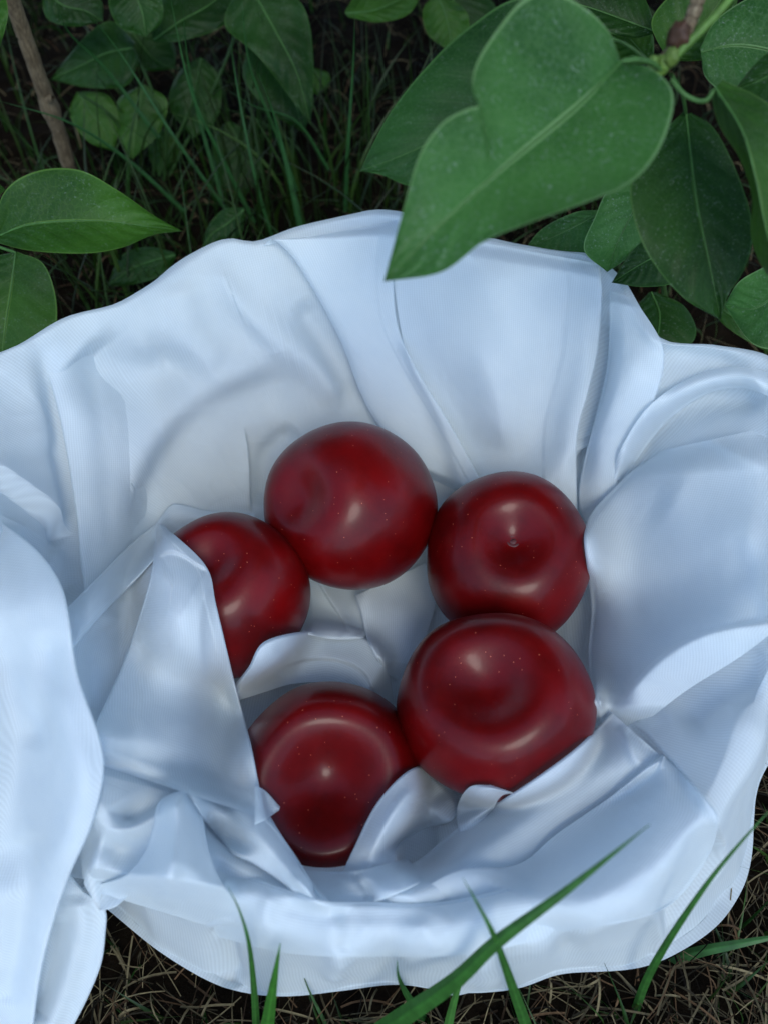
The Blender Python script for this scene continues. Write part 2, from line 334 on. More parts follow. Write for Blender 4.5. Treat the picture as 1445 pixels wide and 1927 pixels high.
STROKES = [
 ('r', [(235, 1500), (262, 1550), (262, 1595), (225, 1640)], -.034, 40, .3), ('r', [(405, 1490), (440, 1540), (500, 1560)], -.012, 34, .3), ('r', [(740, 1600), (790, 1585), (850, 1560)], -.014, 30, .25),
 ('r', [(1136, 570), (1132, 650), (1116, 740), (1096, 820), (1090, 920)], -.024, 17, .22), ('r', [(560, 560), (620, 660), (670, 780)], -.006, 26),
 # upper left wall
 ('r', [(150, 650), (210, 700), (300, 715), (370, 660)], -.016, 62),
 ('r', [(400, 470), (430, 540), (500, 610), (590, 690), (670, 780)], .008, 30),
 ('r', [(330, 520), (360, 620), (420, 690)], .004, 35),
 ('r', [(200, 1060), (235, 920), (310, 790), (450, 700), (560, 660)], .008, 40),
 ('r', [(250, 1020), (300, 890), (390, 780), (500, 730), (600, 740)], -.006, 44),
 ('s', [(474, 975), (473, 900), (468, 830), (460, 800)], -.005, 50, .35, 3),
 ('r', [(500, 960), (510, 860), (560, 800)], -.005, 20),
 ('s', [(-20, 875), (70, 940), (155, 995)], -.008, 60, .12, 2),
 ('r', [(150, 1120), (138, 960), (112, 800), (85, 690), (60, 640)], -.007, 22),
 ('r', [(-20, 660), (60, 740), (80, 860)], .004, 50),
 ('r', [(30, 1000), (110, 1090), (160, 1130)], -.012, 34),
 # top back wall
 ('r', [(780, 560), (800, 680), (860, 800), (900, 880)], -.003, 40),
 ('r', [(920, 470), (960, 600), (950, 760), (970, 880)], .005, 60),
 ('r', [(1040, 480), (1060, 640), (1030, 800), (1030, 900)], -.004, 35),
 ('r', [(880, 640), (930, 720), (960, 850)], .003, 24),
 # right side
 ('r', [(1180, 540), (1215, 660), (1300, 680), (1420, 690)], -.006, 30),
 ('r', [(1460, 740), (1320, 760), (1230, 820), (1180, 900)], -.010, 26),
 ('r', [(1450, 850), (1350, 860), (1270, 900), (1220, 960)], .004, 50),
 ('r', [(1440, 960), (1330, 1000), (1200, 1090)], -.003, 50),
 ('r', [(1445, 1175), (1340, 1200), (1240, 1270), (1170, 1345)], .006, 26),
 ('r', [(1450, 1250), (1350, 1290), (1260, 1360)], -.006, 40),
 ('s', [(1170, 1350), (1230, 1400), (1300, 1480), (1342, 1560), (1330, 1640), (1240, 1760)], -.006, 60),
 ('r', [(1400, 1300), (1410, 1450), (1390, 1600), (1340, 1700)], .004, 40),
 # near side
 ('r', [(1240, 1430), (1130, 1500), (1000, 1600), (860, 1680)], -.006, 22),
 ('r', [(1230, 1700), (1237, 1760), (1240, 1800)], .003, 14),
 ('r', [(420, 1740), (425, 1800), (450, 1860)], -.006, 22),
 ('r', [(620, 1720), (640, 1790), (620, 1850)], .004, 24),
 ('r', [(740, 1720), (730, 1780), (750, 1850)], -.004, 24),
 ('r', [(880, 1700), (900, 1790), (930, 1860)], .004, 34),
 ('r', [(1060, 1690), (1060, 1760), (1080, 1820)], -.004, 30),
 # floor
 ('s', [(700, 1250), (690, 1180), (675, 1120), (720, 1085), (780, 1080)], .005, 70),
 ('s', [(660, 1190), (620, 1140), (575, 1090)], .004, 45),
 ('s', [(690, 1200), (630, 1190), (570, 1165)], .004, 40),
 ('r', [(740, 1120), (770, 1200), (740, 1290)], .004, 30),
 ('r', [(860, 1560), (800, 1600), (760, 1640)], -.006, 30),
]
def field(px, py, strokes):
    h = np.zeros(px.shape)
    for st in strokes:
        if st[0] == 'r': h += ridge(px, py, *st[1:])
        else: h += step(px, py, *st[1:])
    return h
# surface normals of the smooth bowl
dPs = np.gradient(P, axis=0); dPt = np.roll(P, -1, 1)-np.roll(P, 1, 1)
nrm = np.cross(dPt, dPs); nl = np.linalg.norm(nrm, axis=2, keepdims=True); nrm = nrm/np.maximum(nl, 1e-9)
sg = np.sign(nrm[NS//2, :, 2].mean()); nrm *= sg; nrm[:8] = (0, 0, 1)
px, py, dd = proj(P.reshape(-1, 3)); px = px.reshape(NS, NT); py = py.reshape(NS, NT)
h = field(px, py, STROKES)
inner = sstep((s_in+.06-s)/.06)[:, None]
nearside = (~far)[None, :]
vis = np.where(nearside, 1, sstep((s_in+.04-s)/.06)[:, None])
h = h*vis
# radial pleats of the outer skirt and a little gather everywhere
TT = T[None, :]+0*s[:, None]; SS = s[:, None]+0*T[None, :]
h += .006*sstep((SS-s_in-.03)/.2)*(vnoise(TT*7+20, SS*1.5, 11)+.5*vnoise(TT*17+20, SS*2, 12))*np.where(nearside, .3, 1)
h += .0016*vnoise(P[..., 0]*22, P[..., 1]*22+P[..., 2]*20, 21)+.0005*vnoise(P[..., 0]*60+P[..., 2]*30, P[..., 1]*60, 22)
cr = vnoise(P[..., 0]*45+3*vnoise(P[..., 0]*14, P[..., 1]*14, 8), P[..., 1]*45+P[..., 2]*40, 23)
h += .0004*(1-np.abs(cr))**3*(SS < s_in)
PB = P+nrm*h[..., None]; PB[..., 2] = np.maximum(PB[..., 2], .002)
# cloth coordinates (metres along the weave)
sl = np.cumsum(np.r_[np.zeros((1, NT)), np.linalg.norm(np.diff(P, axis=0), axis=2)], axis=0)
wl = (s > .42)[:, None, None]
UVb = np.where(wl, np.stack([TT*.155, sl], -1), np.stack([P[..., 0], P[..., 1]], -1)).reshape(-1, 2)
cl = link('white_cloth', mesh('white_cloth', PB.reshape(-1, 3), gridfaces(NS, NT, True), UVb), M_CLOTH)
tag(cl, 'sheer white cloth lining a round basket on the grass, folds spilling over the rim', 'cloth')
TREES = []; APT = []
def add_tree(o):
    me = o.data; mw = o.matrix_basis
    TREES.append(BVHTree.FromPolygons([mw@v.co for v in me.vertices], [tuple(p.vertices) for p in me.polygons]))
add_tree(cl)
OVER = ()
def hit(px, py):
    o = Vector(CP); r = ray(px, py); d = Vector(r).normalized(); best = 1e9
    for t in TREES+[APT[i] for i in OVER]:
        h = t.ray_cast(o, d)
        if h[0] is not None: best = min(best, float((np.array(h[0])-CP)@CF))
    if best > 1e8: best = min(.6, float(-CP[2]/r[2])) if r[2] < 0 else .6
    return best

# ------------------------------------------------------------------ apples
def apple_mesh(a, squash, dd, rs, k2, seed):
    n, m = 110, 120; zt = .82*squash                           # half profile: dimple floor, shoulder ring, belly, hollow underneath
    pr = crom([(0, zt-dd), (rs*.22, zt-dd*.94), (rs*.5, zt-dd*.58), (rs*.78, zt-dd*.14), (rs, zt), (rs+(1-rs)*.42, zt-.09), (.90, zt*.52), (1.0, .02), (.93, -.42*squash), (.72, -.74*squash), (.42, -.86*squash), (.2, -.80*squash), (0, -.70*squash)], n)
    for _ in range(72):                                        # soften the shoulder into the dimple
        q = np.vstack([pr[1:2]*[-1, 1], pr, pr[-2:-1]*[-1, 1]]); pr = (q[:-2]+2*q[1:-1]+q[2:])/4
    pr[0, 0] = pr[-1, 0] = 0; pr[:, 0] = np.maximum(pr[:, 0], 0)
    la = np.linspace(0, 2*math.pi, m, endpoint=False); RO = pr[:, 0][:, None]; ZZ = pr[:, 1][:, None]+0*la[None, :]; LA = la[None, :]+0*RO
    g = 1+.028*np.cos(2*LA+seed)+.010*np.cos(5*LA+seed*2)+.012*vnoise(np.cos(LA)*RO*2+seed*7+9, np.sin(LA)*RO*2+ZZ*1.7+9, seed)
    ZZ = ZZ+.035*np.cos(LA+seed*1.7)*np.minimum(RO/rs, 1)+.010*np.cos(3*LA+seed)*np.minimum(RO/rs, 1)**2*(ZZ > 0)
    V = np.stack([RO*g*np.cos(LA), RO*g*np.sin(LA), ZZ], -1).reshape(-1, 3)*a
    return mesh('apple', V, gridfaces(n, m, True))
APPLES = [ # pixel centre, depth, radius, pole direction on the page (x right, y up), dimple depth, dimple width, label
 (658, 952, .418, .0392, (-.62, .10), .20, .38, 1.12, 'dark red apple at the back, its small dimple turned to the left'),
 (428, 1120, .394, .0362, (-.25, .46), .22, .40, 1.08, 'dark red apple at the left, half covered by the pointed white fold'),
 (955, 1048, .413, .0400, (.12, .34), .27, .42, .90, 'dark red apple behind the largest one, a pale round scar in its dimple'),
 (930, 1324, .360, .0396, (-.10, .30), .26, .54, .90, 'largest dark red apple, lower right, with wide shallow dimple facing up'),
 (614, 1464, .366, .0398, (.0, -.04), .40, .64, 1.08, 'dark red apple nearest the front, a bright ring around its deep dimple'),
]
apples = []
for i, (ax, ay, d, r, (ox, oy), k1, s1, sq, lab) in enumerate(APPLES):
    me = apple_mesh(r, sq, k1, s1, .16, i+1)
    o = link('apple', me, M_APPLE); c = at(ax, ay, d)
    vd = CP-c; vd /= np.linalg.norm(vd)
    axis = CR*ox+CU*oy; axis = axis+vd*math.sqrt(max(0, 1-ox*ox-oy*oy))
    o.rotation_euler = Vector(axis).to_track_quat('Z', 'Y').to_euler(); o.location = c
    tag(o, lab, 'apple', 'red apples lying in the cloth'); apples.append(o)
    from mathutils import Matrix
    mw = Matrix.Translation(c)@o.rotation_euler.to_matrix().to_4x4()
    APT.append(BVHTree.FromPolygons([mw@v.co for v in me.vertices], [tuple(p.vertices) for p in me.polygons]))
    
    if i == 2:                                                  # pale round scar at the bottom of the dimple
        n_, m_ = 12, 28; RH, LA = np.meshgrid(np.linspace(0, 1, n_), np.linspace(0, math.tau, m_, endpoint=False), indexing='ij')
        zz = me.vertices[0].co.z+.0004+.0007*np.cos(RH*7)*(1-RH)-.0008*RH**3+.0002*vnoise(RH*6, LA*2, 5)
        rs = .0042*RH*(1+.1*vnoise(LA*1.5, RH*0, 6))
        under(o, link('scar', mesh('scar', np.stack([rs*np.cos(LA), rs*np.sin(LA)*.8, zz+rs**2*12], -1).reshape(-1, 3), gridfaces(n_, m_, True), col=(.10, .03, .03)), tint_material('scar_tissue', .5, 0, 900)))
        o.children[0].matrix_parent_inverse = Matrix.Identity(4)

# ------------------------------------------------------------------ cloth folds lying over the bowl and the apples
def fold(left, right, lift=.004, bulge=.004, roll=(6, 6), n=110, m=44, smooth=60, tuck=(0, 0), tucks=(.0, .0), strokes=(), bias=.5, taut=.0015, over=(), liftcurve=None, sink=0., thick_max=.006, hem=0):
    """a tongue of cloth between two side curves on the page; both sides are turned under, the ends tuck in or lie free"""
    global OVER
    OVER = over
    Lc = crom(left, n); Rc = crom(right, n)
    uu = np.linspace(0, 1, m)
    A = Lc[:, None, :2]*(1-uu)[None, :, None]+Rc[:, None, :2]*uu[None, :, None]
    D = np.array([[hit(*A[i, j]) for j in range(m)] for i in range(n)])
    D0 = D.copy()
    for _ in range(smooth):                                    # stretch like cloth across hollows and over apples
        E = D.copy()
        E[1:-1] = (D[:-2]+D[2:]+2*D[1:-1])/4; E[:, 1:-1] = (E[:, :-2]+E[:, 2:]+2*E[:, 1:-1])/4
        D = np.minimum(E, D0-taut)
    for _ in range(6):
        E = D.copy(); E[1:-1] = (D[:-2]+D[2:]+2*D[1:-1])/4; E[:, 1:-1] = (E[:, :-2]+E[:, 2:]+2*E[:, 1:-1])/4; D = E
    t = np.linspace(0, 1, n)[:, None]
    lc = np.ones_like(t) if liftcurve is None else np.interp(t, np.linspace(0, 1, len(liftcurve)), liftcurve)
    prof = np.sin(math.pi*np.clip(uu, 0, 1)**(math.log(.5)/math.log(bias)))[None, :]
    D = D-lc*lift-lc*bulge*prof
    if len(strokes): D = D-field(A[..., 0], A[..., 1], strokes)
    D -= .0007*vnoise(A[..., 0]/60, A[..., 1]/110, 31)+.00012*vnoise(A[..., 0]/16+3*vnoise(A[..., 0]/90, A[..., 1]/90, 5), A[..., 1]/40, 32)
    if hem: D -= .0007*(1-sstep((uu[None, :]*np.linalg.norm(Rc-Lc, axis=1)[:, None]*0+(1-uu)[None, :]*np.linalg.norm(Rc-Lc, axis=1)[:, None]-hem)/5))
    D = np.minimum(D, D0-.0009)
    cols = [(A[:, j], D[:, j]) for j in range(m)]
    # rolled sides
    def side(c, inn, d, r, flip):
        v = c-inn; v /= np.maximum(np.linalg.norm(v, axis=1, keepdims=True), 1e-6); out = []
        thick = np.clip((lc[:, 0]*lift)*.9, .0016, thick_max)
        for ph in np.linspace(0, math.pi, 9)[1:]:
            out.append((c+v*(r*(math.sin(ph))), d+thick*(1-math.cos(ph))/2))
        out.append((c-v*r*1.2, d+thick*1.05))
        return out
    if roll[0]: cols = side(A[:, 0]+(A[:, 1]-A[:, 0])*0, A[:, 2], D[:, 0], roll[0], 0)[::-1]+cols
    if roll[1]: cols = cols+side(A[:, -1], A[:, -3], D[:, -1], roll[1], 1)
    PXY = np.stack([c[0] for c in cols], 1); DD = np.stack([c[1] for c in cols], 1); mm = DD.shape[1]
    if sink: DD = DD+sink*sstep((np.clip(np.arange(mm)/mm, 0, 1)-.35)/.65)[None, :]
    if tucks[0]: DD = DD+tuck[0]*(1-sstep(t/tucks[0]))
    if tucks[1]: DD = DD+tuck[1]*(1-sstep((1-t)/tucks[1]))
    W = at(PXY[..., 0], PXY[..., 1], DD)
    al = np.r_[0, np.cumsum(np.linalg.norm(np.diff(W[:, mm//2], axis=0), axis=1))]
    ac = np.concatenate([np.zeros((n, 1)), np.cumsum(np.linalg.norm(np.diff(W, axis=1), axis=2), axis=1)], 1)
    UV = np.stack([ac-ac[:, mm//2:mm//2+1], al[:, None]+0*ac], -1)
    o = link('fold', mesh('fold', W.reshape(-1, 3), gridfaces(n, mm), UV.reshape(-1, 2)), M_CLOTH, cl)
    add_tree(o)
    return o

# long sheet of the left wall, its left border lying over the shaded corner
fold([(72, 655), (98, 720), (122, 815), (146, 960), (156, 1060), (172, 1180)], [(240, 640), (290, 740), (310, 840), (300, 980), (290, 1080), (260, 1180)],
     lift=.005, bulge=.001, roll=(3, 0), tuck=(.010, .004), tucks=(.25, .04), n=110, m=50, bias=.3, sink=.013, strokes=[('r', [(150, 660), (190, 800), (205, 1060)], -.002, 22)])
# sheet across the back wall, its right border free beside the dark gap
fold([(735, 425), (745, 560), (770, 680), (830, 800), (880, 960)], [(1125, 496), (1129, 560), (1121, 660), (1103, 740), (1082, 830), (1084, 1010)],
     lift=.007, bulge=.004, roll=(0, 3), tuck=(.006, .02), tucks=(.06, .08), n=130, m=90, hem=58,
     strokes=[('r', [(880, 470), (920, 640), (940, 860)], .003, 80), ('r', [(800, 700), (880, 760), (900, 880)], -.002, 40), ('r', [(1010, 560), (990, 760), (1010, 900)], -.002, 50)])
# diagonal band over it
fold([(498, 462), (520, 452), (560, 492), (610, 575), (650, 655), (682, 740), (715, 800), (790, 900)], [(748, 415), (738, 520), (748, 620), (790, 710), (845, 800), (905, 912), (925, 970)],
     lift=.009, bulge=.004, roll=(4, 3), tuck=(.010, .02), tucks=(.05, .08), n=130, m=60, hem=26, bias=.3,
     strokes=[('r', [(690, 440), (700, 540), (760, 660)], -.002, 30)])
# tall sheet right of the gap that sweeps to the right rim
fold([(1150, 548), (1150, 620), (1143, 700), (1122, 790), (1101, 870), (1092, 940), (1112, 1010)], [(1190, 560), (1245, 660), (1225, 760), (1190, 815), (1165, 870), (1150, 970)],
     lift=.009, bulge=.004, roll=(4, 3), tuck=(.008, .02), tucks=(.05, .1), n=120, m=40)
# arch from the gap to the right rim
fold([(1146, 900), (1175, 830), (1220, 765), (1290, 715), (1370, 690), (1450, 700)], [(1170, 905), (1208, 845), (1258, 785), (1330, 738), (1400, 728), (1460, 750)],
     lift=.005, bulge=.005, roll=(0, 4), tuck=(.01, .006), tucks=(.15, .1), n=90, m=20)
# big bulge on the right overhanging the apples
fold([(1235, 850), (1170, 910), (1120, 965), (1105, 1010), (1112, 1080), (1118, 1150), (1112, 1230), (1120, 1310), (1130, 1380)],
     [(1460, 800), (1480, 900), (1500, 1000), (1500, 1080), (1480, 1160), (1400, 1230), (1290, 1300), (1200, 1370)],
     lift=.008, bulge=.012, roll=(7, 0), tuck=(.014, .02), tucks=(.12, .10), n=140, m=70, bias=.3, smooth=160, over=(2, 3),
     strokes=[('r', [(1150, 1170), (1300, 1100), (1450, 1060)], -.006, 50), ('s', [(1460, 1165), (1330, 1190), (1240, 1240), (1165, 1320)], -.006, 50, .1, 5), ('r', [(1230, 930), (1350, 990), (1450, 1010)], .005, 60),
              ('r', [(1270, 760), (1340, 830), (1450, 880)], .003, 14)])
# rolled band from the pointed tip on the right down to the front
fold([(1155, 1345), (1095, 1405), (1030, 1455), (955, 1505), (870, 1556), (800, 1615), (715, 1670), (680, 1700)], [(1245, 1425), (1170, 1480), (1090, 1540), (1010, 1600), (930, 1650), (850, 1685), (780, 1705), (740, 1715)],
     lift=.009, bulge=.009, roll=(6, 5), tuck=(.004, .014), tucks=(.04, .1), n=150, m=40, smooth=40, over=(3,),
     strokes=[('r', [(1165, 1360), (1190, 1420), (1210, 1450)], .003, 10), ('r', [(1130, 1420), (980, 1540), (820, 1640)], .003, 20)])
# sheet on the right of the band
fold([(1248, 1420), (1150, 1500), (1050, 1570), (975, 1628), (860, 1640), (750, 1700)], [(1250, 1423), (1320, 1500), (1345, 1550), (1310, 1640), (1220, 1720), (1000, 1760)],
     lift=.006, bulge=.006, roll=(3, 5), tuck=(.003, .014), tucks=(.05, .25), n=130, m=60, smooth=80)
# wad between the two front apples
fold([(640, 1660), (668, 1600), (715, 1510), (780, 1448), (840, 1450)], [(740, 1650), (742, 1600), (790, 1560), (850, 1540), (872, 1490)],
     lift=.008, bulge=.008, roll=(4, 4), tuck=(.008, .012), tucks=(.15, .15), n=90, m=36, smooth=30, over=(4,),
     strokes=[('r', [(690, 1640), (735, 1540), (790, 1470)], .004, 12), ('r', [(740, 1610), (770, 1570), (830, 1540)], -.006, 22), ('r', [(770, 1530), (820, 1500), (850, 1480)], -.003, 14)])
fold([(866, 1575), (862, 1520), (885, 1482), (925, 1478)], [(925, 1530), (932, 1508), (945, 1495), (965, 1492)],
     lift=.004, bulge=.004, roll=(3, 3), tuck=(.008, .004), tucks=(.2, .1), n=50, m=20, over=(3,))
# small pale folds under the front apple
fold([(545, 1636), (600, 1642), (680, 1640), (770, 1618)], [(590, 1715), (650, 1708), (720, 1690), (800, 1655)],
     lift=.006, bulge=.005, roll=(4, 3), tuck=(.008, .008), tucks=(.15, .2), n=70, m=24, strokes=[('r', [(660, 1640), (690, 1670), (700, 1700)], -.004, 10)])
# fold arching over the top of the front apple
fold([(440, 1300), (470, 1262), (500, 1214), (580, 1194), (660, 1196), (715, 1236), (740, 1335)], [(450, 1318), (500, 1302), (545, 1288), (600, 1284), (650, 1294), (685, 1318), (708, 1360)],
     lift=.026, bulge=.004, roll=(7, 0), tuck=(.001, .03), tucks=(.05, .2), n=100, m=30, smooth=100, over=(1,), thick_max=.02,
     strokes=[('s', [(712, 1330), (680, 1262), (600, 1240), (510, 1262)], .002, 30, .1, 2), ('r', [(520, 1210), (540, 1240), (520, 1270)], -.002, 10)])
# creased cloth between the apples
fold([(560, 1070), (600, 1090), (650, 1100), (690, 1090)], [(570, 1190), (620, 1200), (668, 1200), (696, 1195)], lift=.003, bulge=.004, roll=(2, 3), tuck=(.01, .0), tucks=(.2, .0), n=60, m=30,
     strokes=[('s', [(575, 1165), (640, 1175), (695, 1190)], .003, 30, .1, 2), ('s', [(590, 1080), (620, 1130), (660, 1190)], -.003, 30, .1, 2)])
fold([(672, 1120), (682, 1150), (694, 1200), (720, 1260)], [(800, 1060), (820, 1120), (800, 1200), (760, 1290)], lift=.005, bulge=.004, roll=(4, 0), tuck=(.0, .01), tucks=(.0, .2), n=60, m=30)
# broad shaded sheet behind the pointed one
fold([(300, 1040), (230, 1100), (160, 1180), (135, 1230), (150, 1330), (190, 1420)], [(400, 1090), (380, 1150), (380, 1250), (390, 1330), (400, 1400), (410, 1450)],
     lift=.004, bulge=.003, roll=(3, 0), tuck=(.006, .01), tucks=(.1, .1), n=90, m=44, smooth=60, bias=.3, over=(1,), strokes=[('r', [(290, 1080), (210, 1200), (190, 1380)], -.010, 40)])
# narrow strip running left from the tip
fold([(300, 985), (250, 1025), (190, 1085), (125, 1150)], [(292, 1050), (250, 1095), (190, 1155), (136, 1218)],
     lift=.009, bulge=.004, roll=(4, 4), tuck=(.0, .004), tucks=(.05, .1), n=80, m=24, smooth=60, over=(1,))
# short ledge between the strip and the left apple
fold([(285, 1005), (318, 958), (340, 952), (400, 965), (480, 968)], [(300, 1030), (330, 1000), (360, 990), (420, 990), (480, 985)], lift=.005, bulge=.003, roll=(3, 3), tuck=(.006, .006), tucks=(.2, .2), n=60, m=20)
# lower left waves
fold([(188, 1436), (192, 1500), (150, 1600), (128, 1650)], [(495, 1520), (548, 1605), (605, 1685), (640, 1715)],
     lift=.008, bulge=.003, roll=(3, 5), tuck=(.008, .012), tucks=(.10, .12), n=130, m=130, smooth=22, over=(4,),
     strokes=[('r', [(390, 1620), (440, 1650), (520, 1690)], -.006, 18, .2), ('r', [(160, 1600), (230, 1650), (330, 1670)], .006, 30, .2)])
fold([(336, 1490), (306, 1512), (296, 1556), (280, 1605), (240, 1650), (160, 1672)], [(352, 1488), (374, 1530), (384, 1590), (405, 1650), (440, 1700), (450, 1760)],
     lift=.015, bulge=.012, roll=(7, 7), tuck=(.002, .024), tucks=(.03, .35), n=100, m=50, smooth=120, thick_max=.016,
     strokes=[('r', [(345, 1490), (338, 1560), (320, 1640), (310, 1720)], .007, 20, .1)])
fold([(352, 1486), (395, 1488), (440, 1510), (500, 1545), (548, 1605), (600, 1690)], [(372, 1520), (400, 1555), (440, 1600), (480, 1620), (540, 1660), (590, 1705)],
     lift=.010, bulge=.010, roll=(5, 6), tuck=(-.002, .014), tucks=(.05, .2), n=110, m=40, smooth=60, over=(4,), thick_max=.010, strokes=[('r', [(400, 1500), (440, 1550), (500, 1590), (560, 1650)], .003, 14)])
# the pointed white sheet in front of the left apple
fold([(298, 986), (290, 1070), (272, 1140), (235, 1250), (178, 1385), (192, 1440)], [(306, 988), (385, 1065), (405, 1140), (440, 1285), (470, 1400), (497, 1540)],
     lift=.010, bulge=.006, roll=(3, 3), tuck=(.002, .010), tucks=(.03, .08), n=140, m=80, hem=14, smooth=120, over=(1, 4),
     strokes=[('s', [(296, 1050), (330, 1040), (392, 1075)], -.0025, 60, .1, 3), ('r', [(200, 1410), (330, 1450), (490, 1500)], -.006, 40), ('r', [(330, 1100), (330, 1250), (350, 1420)], .005, 45), ('r', [(280, 1180), (250, 1300), (230, 1400)], -.004, 25)])
fold([(480, 1480), (500, 1490), (527, 1520)], [(480, 1550), (498, 1542), (526, 1523)], lift=.004, bulge=.001, roll=(2, 2), tuck=(.0, .0), tucks=(0, 0), n=30, m=16, smooth=10, over=(4,))
# lip of the near rim
fold([(430, 1640), (520, 1672), (610, 1700), (700, 1702), (800, 1705), (900, 1690), (1000, 1665)], [(400, 1760), (520, 1790), (620, 1800), (720, 1800), (820, 1800), (920, 1790), (1040, 1760)],
     lift=.003, bulge=.005, roll=(5, 0), tuck=(.01, .01), tucks=(.15, .15), n=130, m=40, smooth=60, bias=.3,
     strokes=[('r', [(640, 1700), (660, 1750), (640, 1800)], -.003, 20), ('r', [(820, 1700), (800, 1750), (830, 1800)], .003, 24), ('r', [(520, 1680), (500, 1730), (520, 1780)], .003, 20)])
# big flap falling over the left side towards the viewer, and the layer under it
def flap(right, left, st, tuck=.0, thick=.006, m=90):
    n = 150; right = crom(right, n); left = crom(left, n)
    uu = np.linspace(0, 1, m); G = left[:, None]*(1-uu)[None, :, None]+right[:, None]*uu[None, :, None]
    D = G[..., 2]-field(G[..., 0], G[..., 1], st)-.0012*vnoise(G[..., 0]/40, G[..., 1]/90, 41)
    D = D+tuck*(1-sstep(np.linspace(0, 1, n)/.22))[:, None]
    cols = [(G[:, j, :2], D[:, j]) for j in range(m)]
    v = G[:, -1, :2]-G[:, -4, :2]; v /= np.linalg.norm(v, axis=1, keepdims=True)
    for ph in np.linspace(0, math.pi, 10)[1:]: cols.append((G[:, -1, :2]+v*5*math.sin(ph), D[:, -1]+thick*(1-math.cos(ph))/2))
    cols.append((G[:, -1, :2]-v*40, D[:, -1]+.012))
    X = np.stack([c[0] for c in cols], 1); DD = np.stack([c[1] for c in cols], 1)
    W = at(X[..., 0], X[..., 1], DD)
    UV = W[..., :2].reshape(-1, 2)+W[..., 2:].reshape(-1, 1)*.7
    link('fold', mesh('fold', W.reshape(-1, 3), gridfaces(n, X.shape[1]), UV), M_CLOTH, cl)
flap([(-30, 960, .335), (60, 1030, .322), (108, 1095, .312), (126, 1160, .306), (143, 1270, .298), (184, 1390, .292), (191, 1460, .290), (168, 1555, .292), (126, 1650, .298), (96, 1740, .308), (70, 1850, .32), (50, 2010, .34)],
     [(-420, 940, .36), (-430, 1300, .34), (-430, 1700, .35), (-430, 2020, .38)],
     [('r', [(70, 1250), (130, 1380), (150, 1500), (90, 1680)], .006, 36), ('r', [(-10, 1150), (30, 1350), (30, 1500), (0, 1700)], -.012, 50), ('r', [(60, 1560), (50, 1700), (10, 1900)], -.005, 26, .1),
      ('r', [(90, 1180), (90, 1300), (60, 1420)], -.006, 26), ('r', [(-120, 1100), (-130, 1500), (-100, 1900)], .012, 60)], tuck=.03)
flap([(100, 1600, .33), (150, 1672, .328), (193, 1708, .326), (194, 1760, .328), (186, 1815, .332), (160, 1880, .337), (120, 1960, .342), (100, 2020, .345)],
     [(-300, 1500, .36), (-300, 1700, .36), (-300, 1850, .36), (-300, 2040, .36)],
     [('r', [(140, 1680), (150, 1760), (110, 1880), (80, 1960)], .006, 24, .1), ('r', [(100, 1720), (100, 1820), (60, 1920)], -.006, 24, .1)], tuck=.01, thick=.004)

# ------------------------------------------------------------------ leaves
def leaf(parent, mid, left, right, material=None, cup=.004, vee=.004, wave=.0015, tilt=0., seed=0, label=None, petiole=None, pw=5, droop=0.):
    """mid: (px, py, depth) along the midrib; left/right: outline on the page from base to tip"""
    n, m = (120 if seed == 1 else 56), 29
    Mc = crom(mid, n); Lc = crom(left, n); Rc = crom(right, n)
    v = np.linspace(-1, 1, m); a = np.abs(v)
    G = Mc[:, None, :2]*(1-a)[None, :, None]+np.where(v[None, :, None] < 0, Lc[:, None, :2], Rc[:, None, :2])*a[None, :, None]
    t = np.linspace(0, 1, n)[:, None]; sc = np.sin(math.pi*np.clip(t, .02, .98))**.5
    D = Mc[:, 2:3]+sc*(cup*a**2-vee*a+tilt*v)[None, :]+wave*a[None, :]**2*vnoise(t*5+seed*3.1, v[None, :]*1.5+seed, 50+seed)*1.5+.0006*np.cos((t-.25*a[None, :])*math.tau*8)*a[None, :]*(1-a[None, :])*2
    W = at(G[..., 0], G[..., 1], D)
    UV = np.stack([t+0*v, v[None, :]+0*t], -1)
    o = link('leaf', mesh('leaf', W.reshape(-1, 3), gridfaces(n, m), UV.reshape(-1, 2)), material)
    under(parent, o)
    if label: o['label'] = label
    # raised midrib and stalk
    R0 = at(Mc[:, 0], Mc[:, 1], Mc[:, 2]-.0003)
    pts = [(*p,) for p in (petiole or [])]
    rad = np.linspace(pw*.7, .6, n)/FOC*Mc[:, 2]*.5
    if pts:
        pc = crom(pts+[tuple(mid[0])], 16)[:-1]; R0 = np.vstack([at(pc[:, 0], pc[:, 1], pc[:, 2]), R0]); rad = np.r_[np.full(15, pw/FOC*pc[0, 2]*.6), rad]
    tb = tube('midrib', R0, rad, M_STALK, None, (.055, .15, .035)); tb.parent = o; tb.matrix_parent_inverse = o.matrix_basis.inverted(); tb.matrix_world = parent.matrix_basis@tb.matrix_basis if False else tb.matrix_world
    return o
def tube(name, pts, rad, material, parent=None, tint=None, k=8, bump=0):
    pts = np.asarray(pts, float); n = len(pts); rad = np.broadcast_to(np.asarray(rad, float), (n,))
    tg = np.gradient(pts, axis=0); tg /= np.linalg.norm(tg, axis=1, keepdims=True)+1e-12
    ref = np.tile(np.array([.3, .1, .95]), (n, 1)); ref[np.abs((tg*ref).sum(1)) > .93] = (1, 0, .1)
    A = np.cross(tg, ref); A /= np.linalg.norm(A, axis=1, keepdims=True); B = np.cross(tg, A)
    an = np.linspace(0, 2*math.pi, k, endpoint=False)
    rr = rad[:, None]*(1+bump*rng.standard_normal((n, k)))
    V = pts[:, None]+rr[..., None]*(np.cos(an)[None, :, None]*A[:, None]+np.sin(an)[None, :, None]*B[:, None])
    me = mesh(name, V.reshape(-1, 3), gridfaces(n, k, True), col=tint)
    o = link(name, me, material)
    if parent: under(parent, o)
    return o

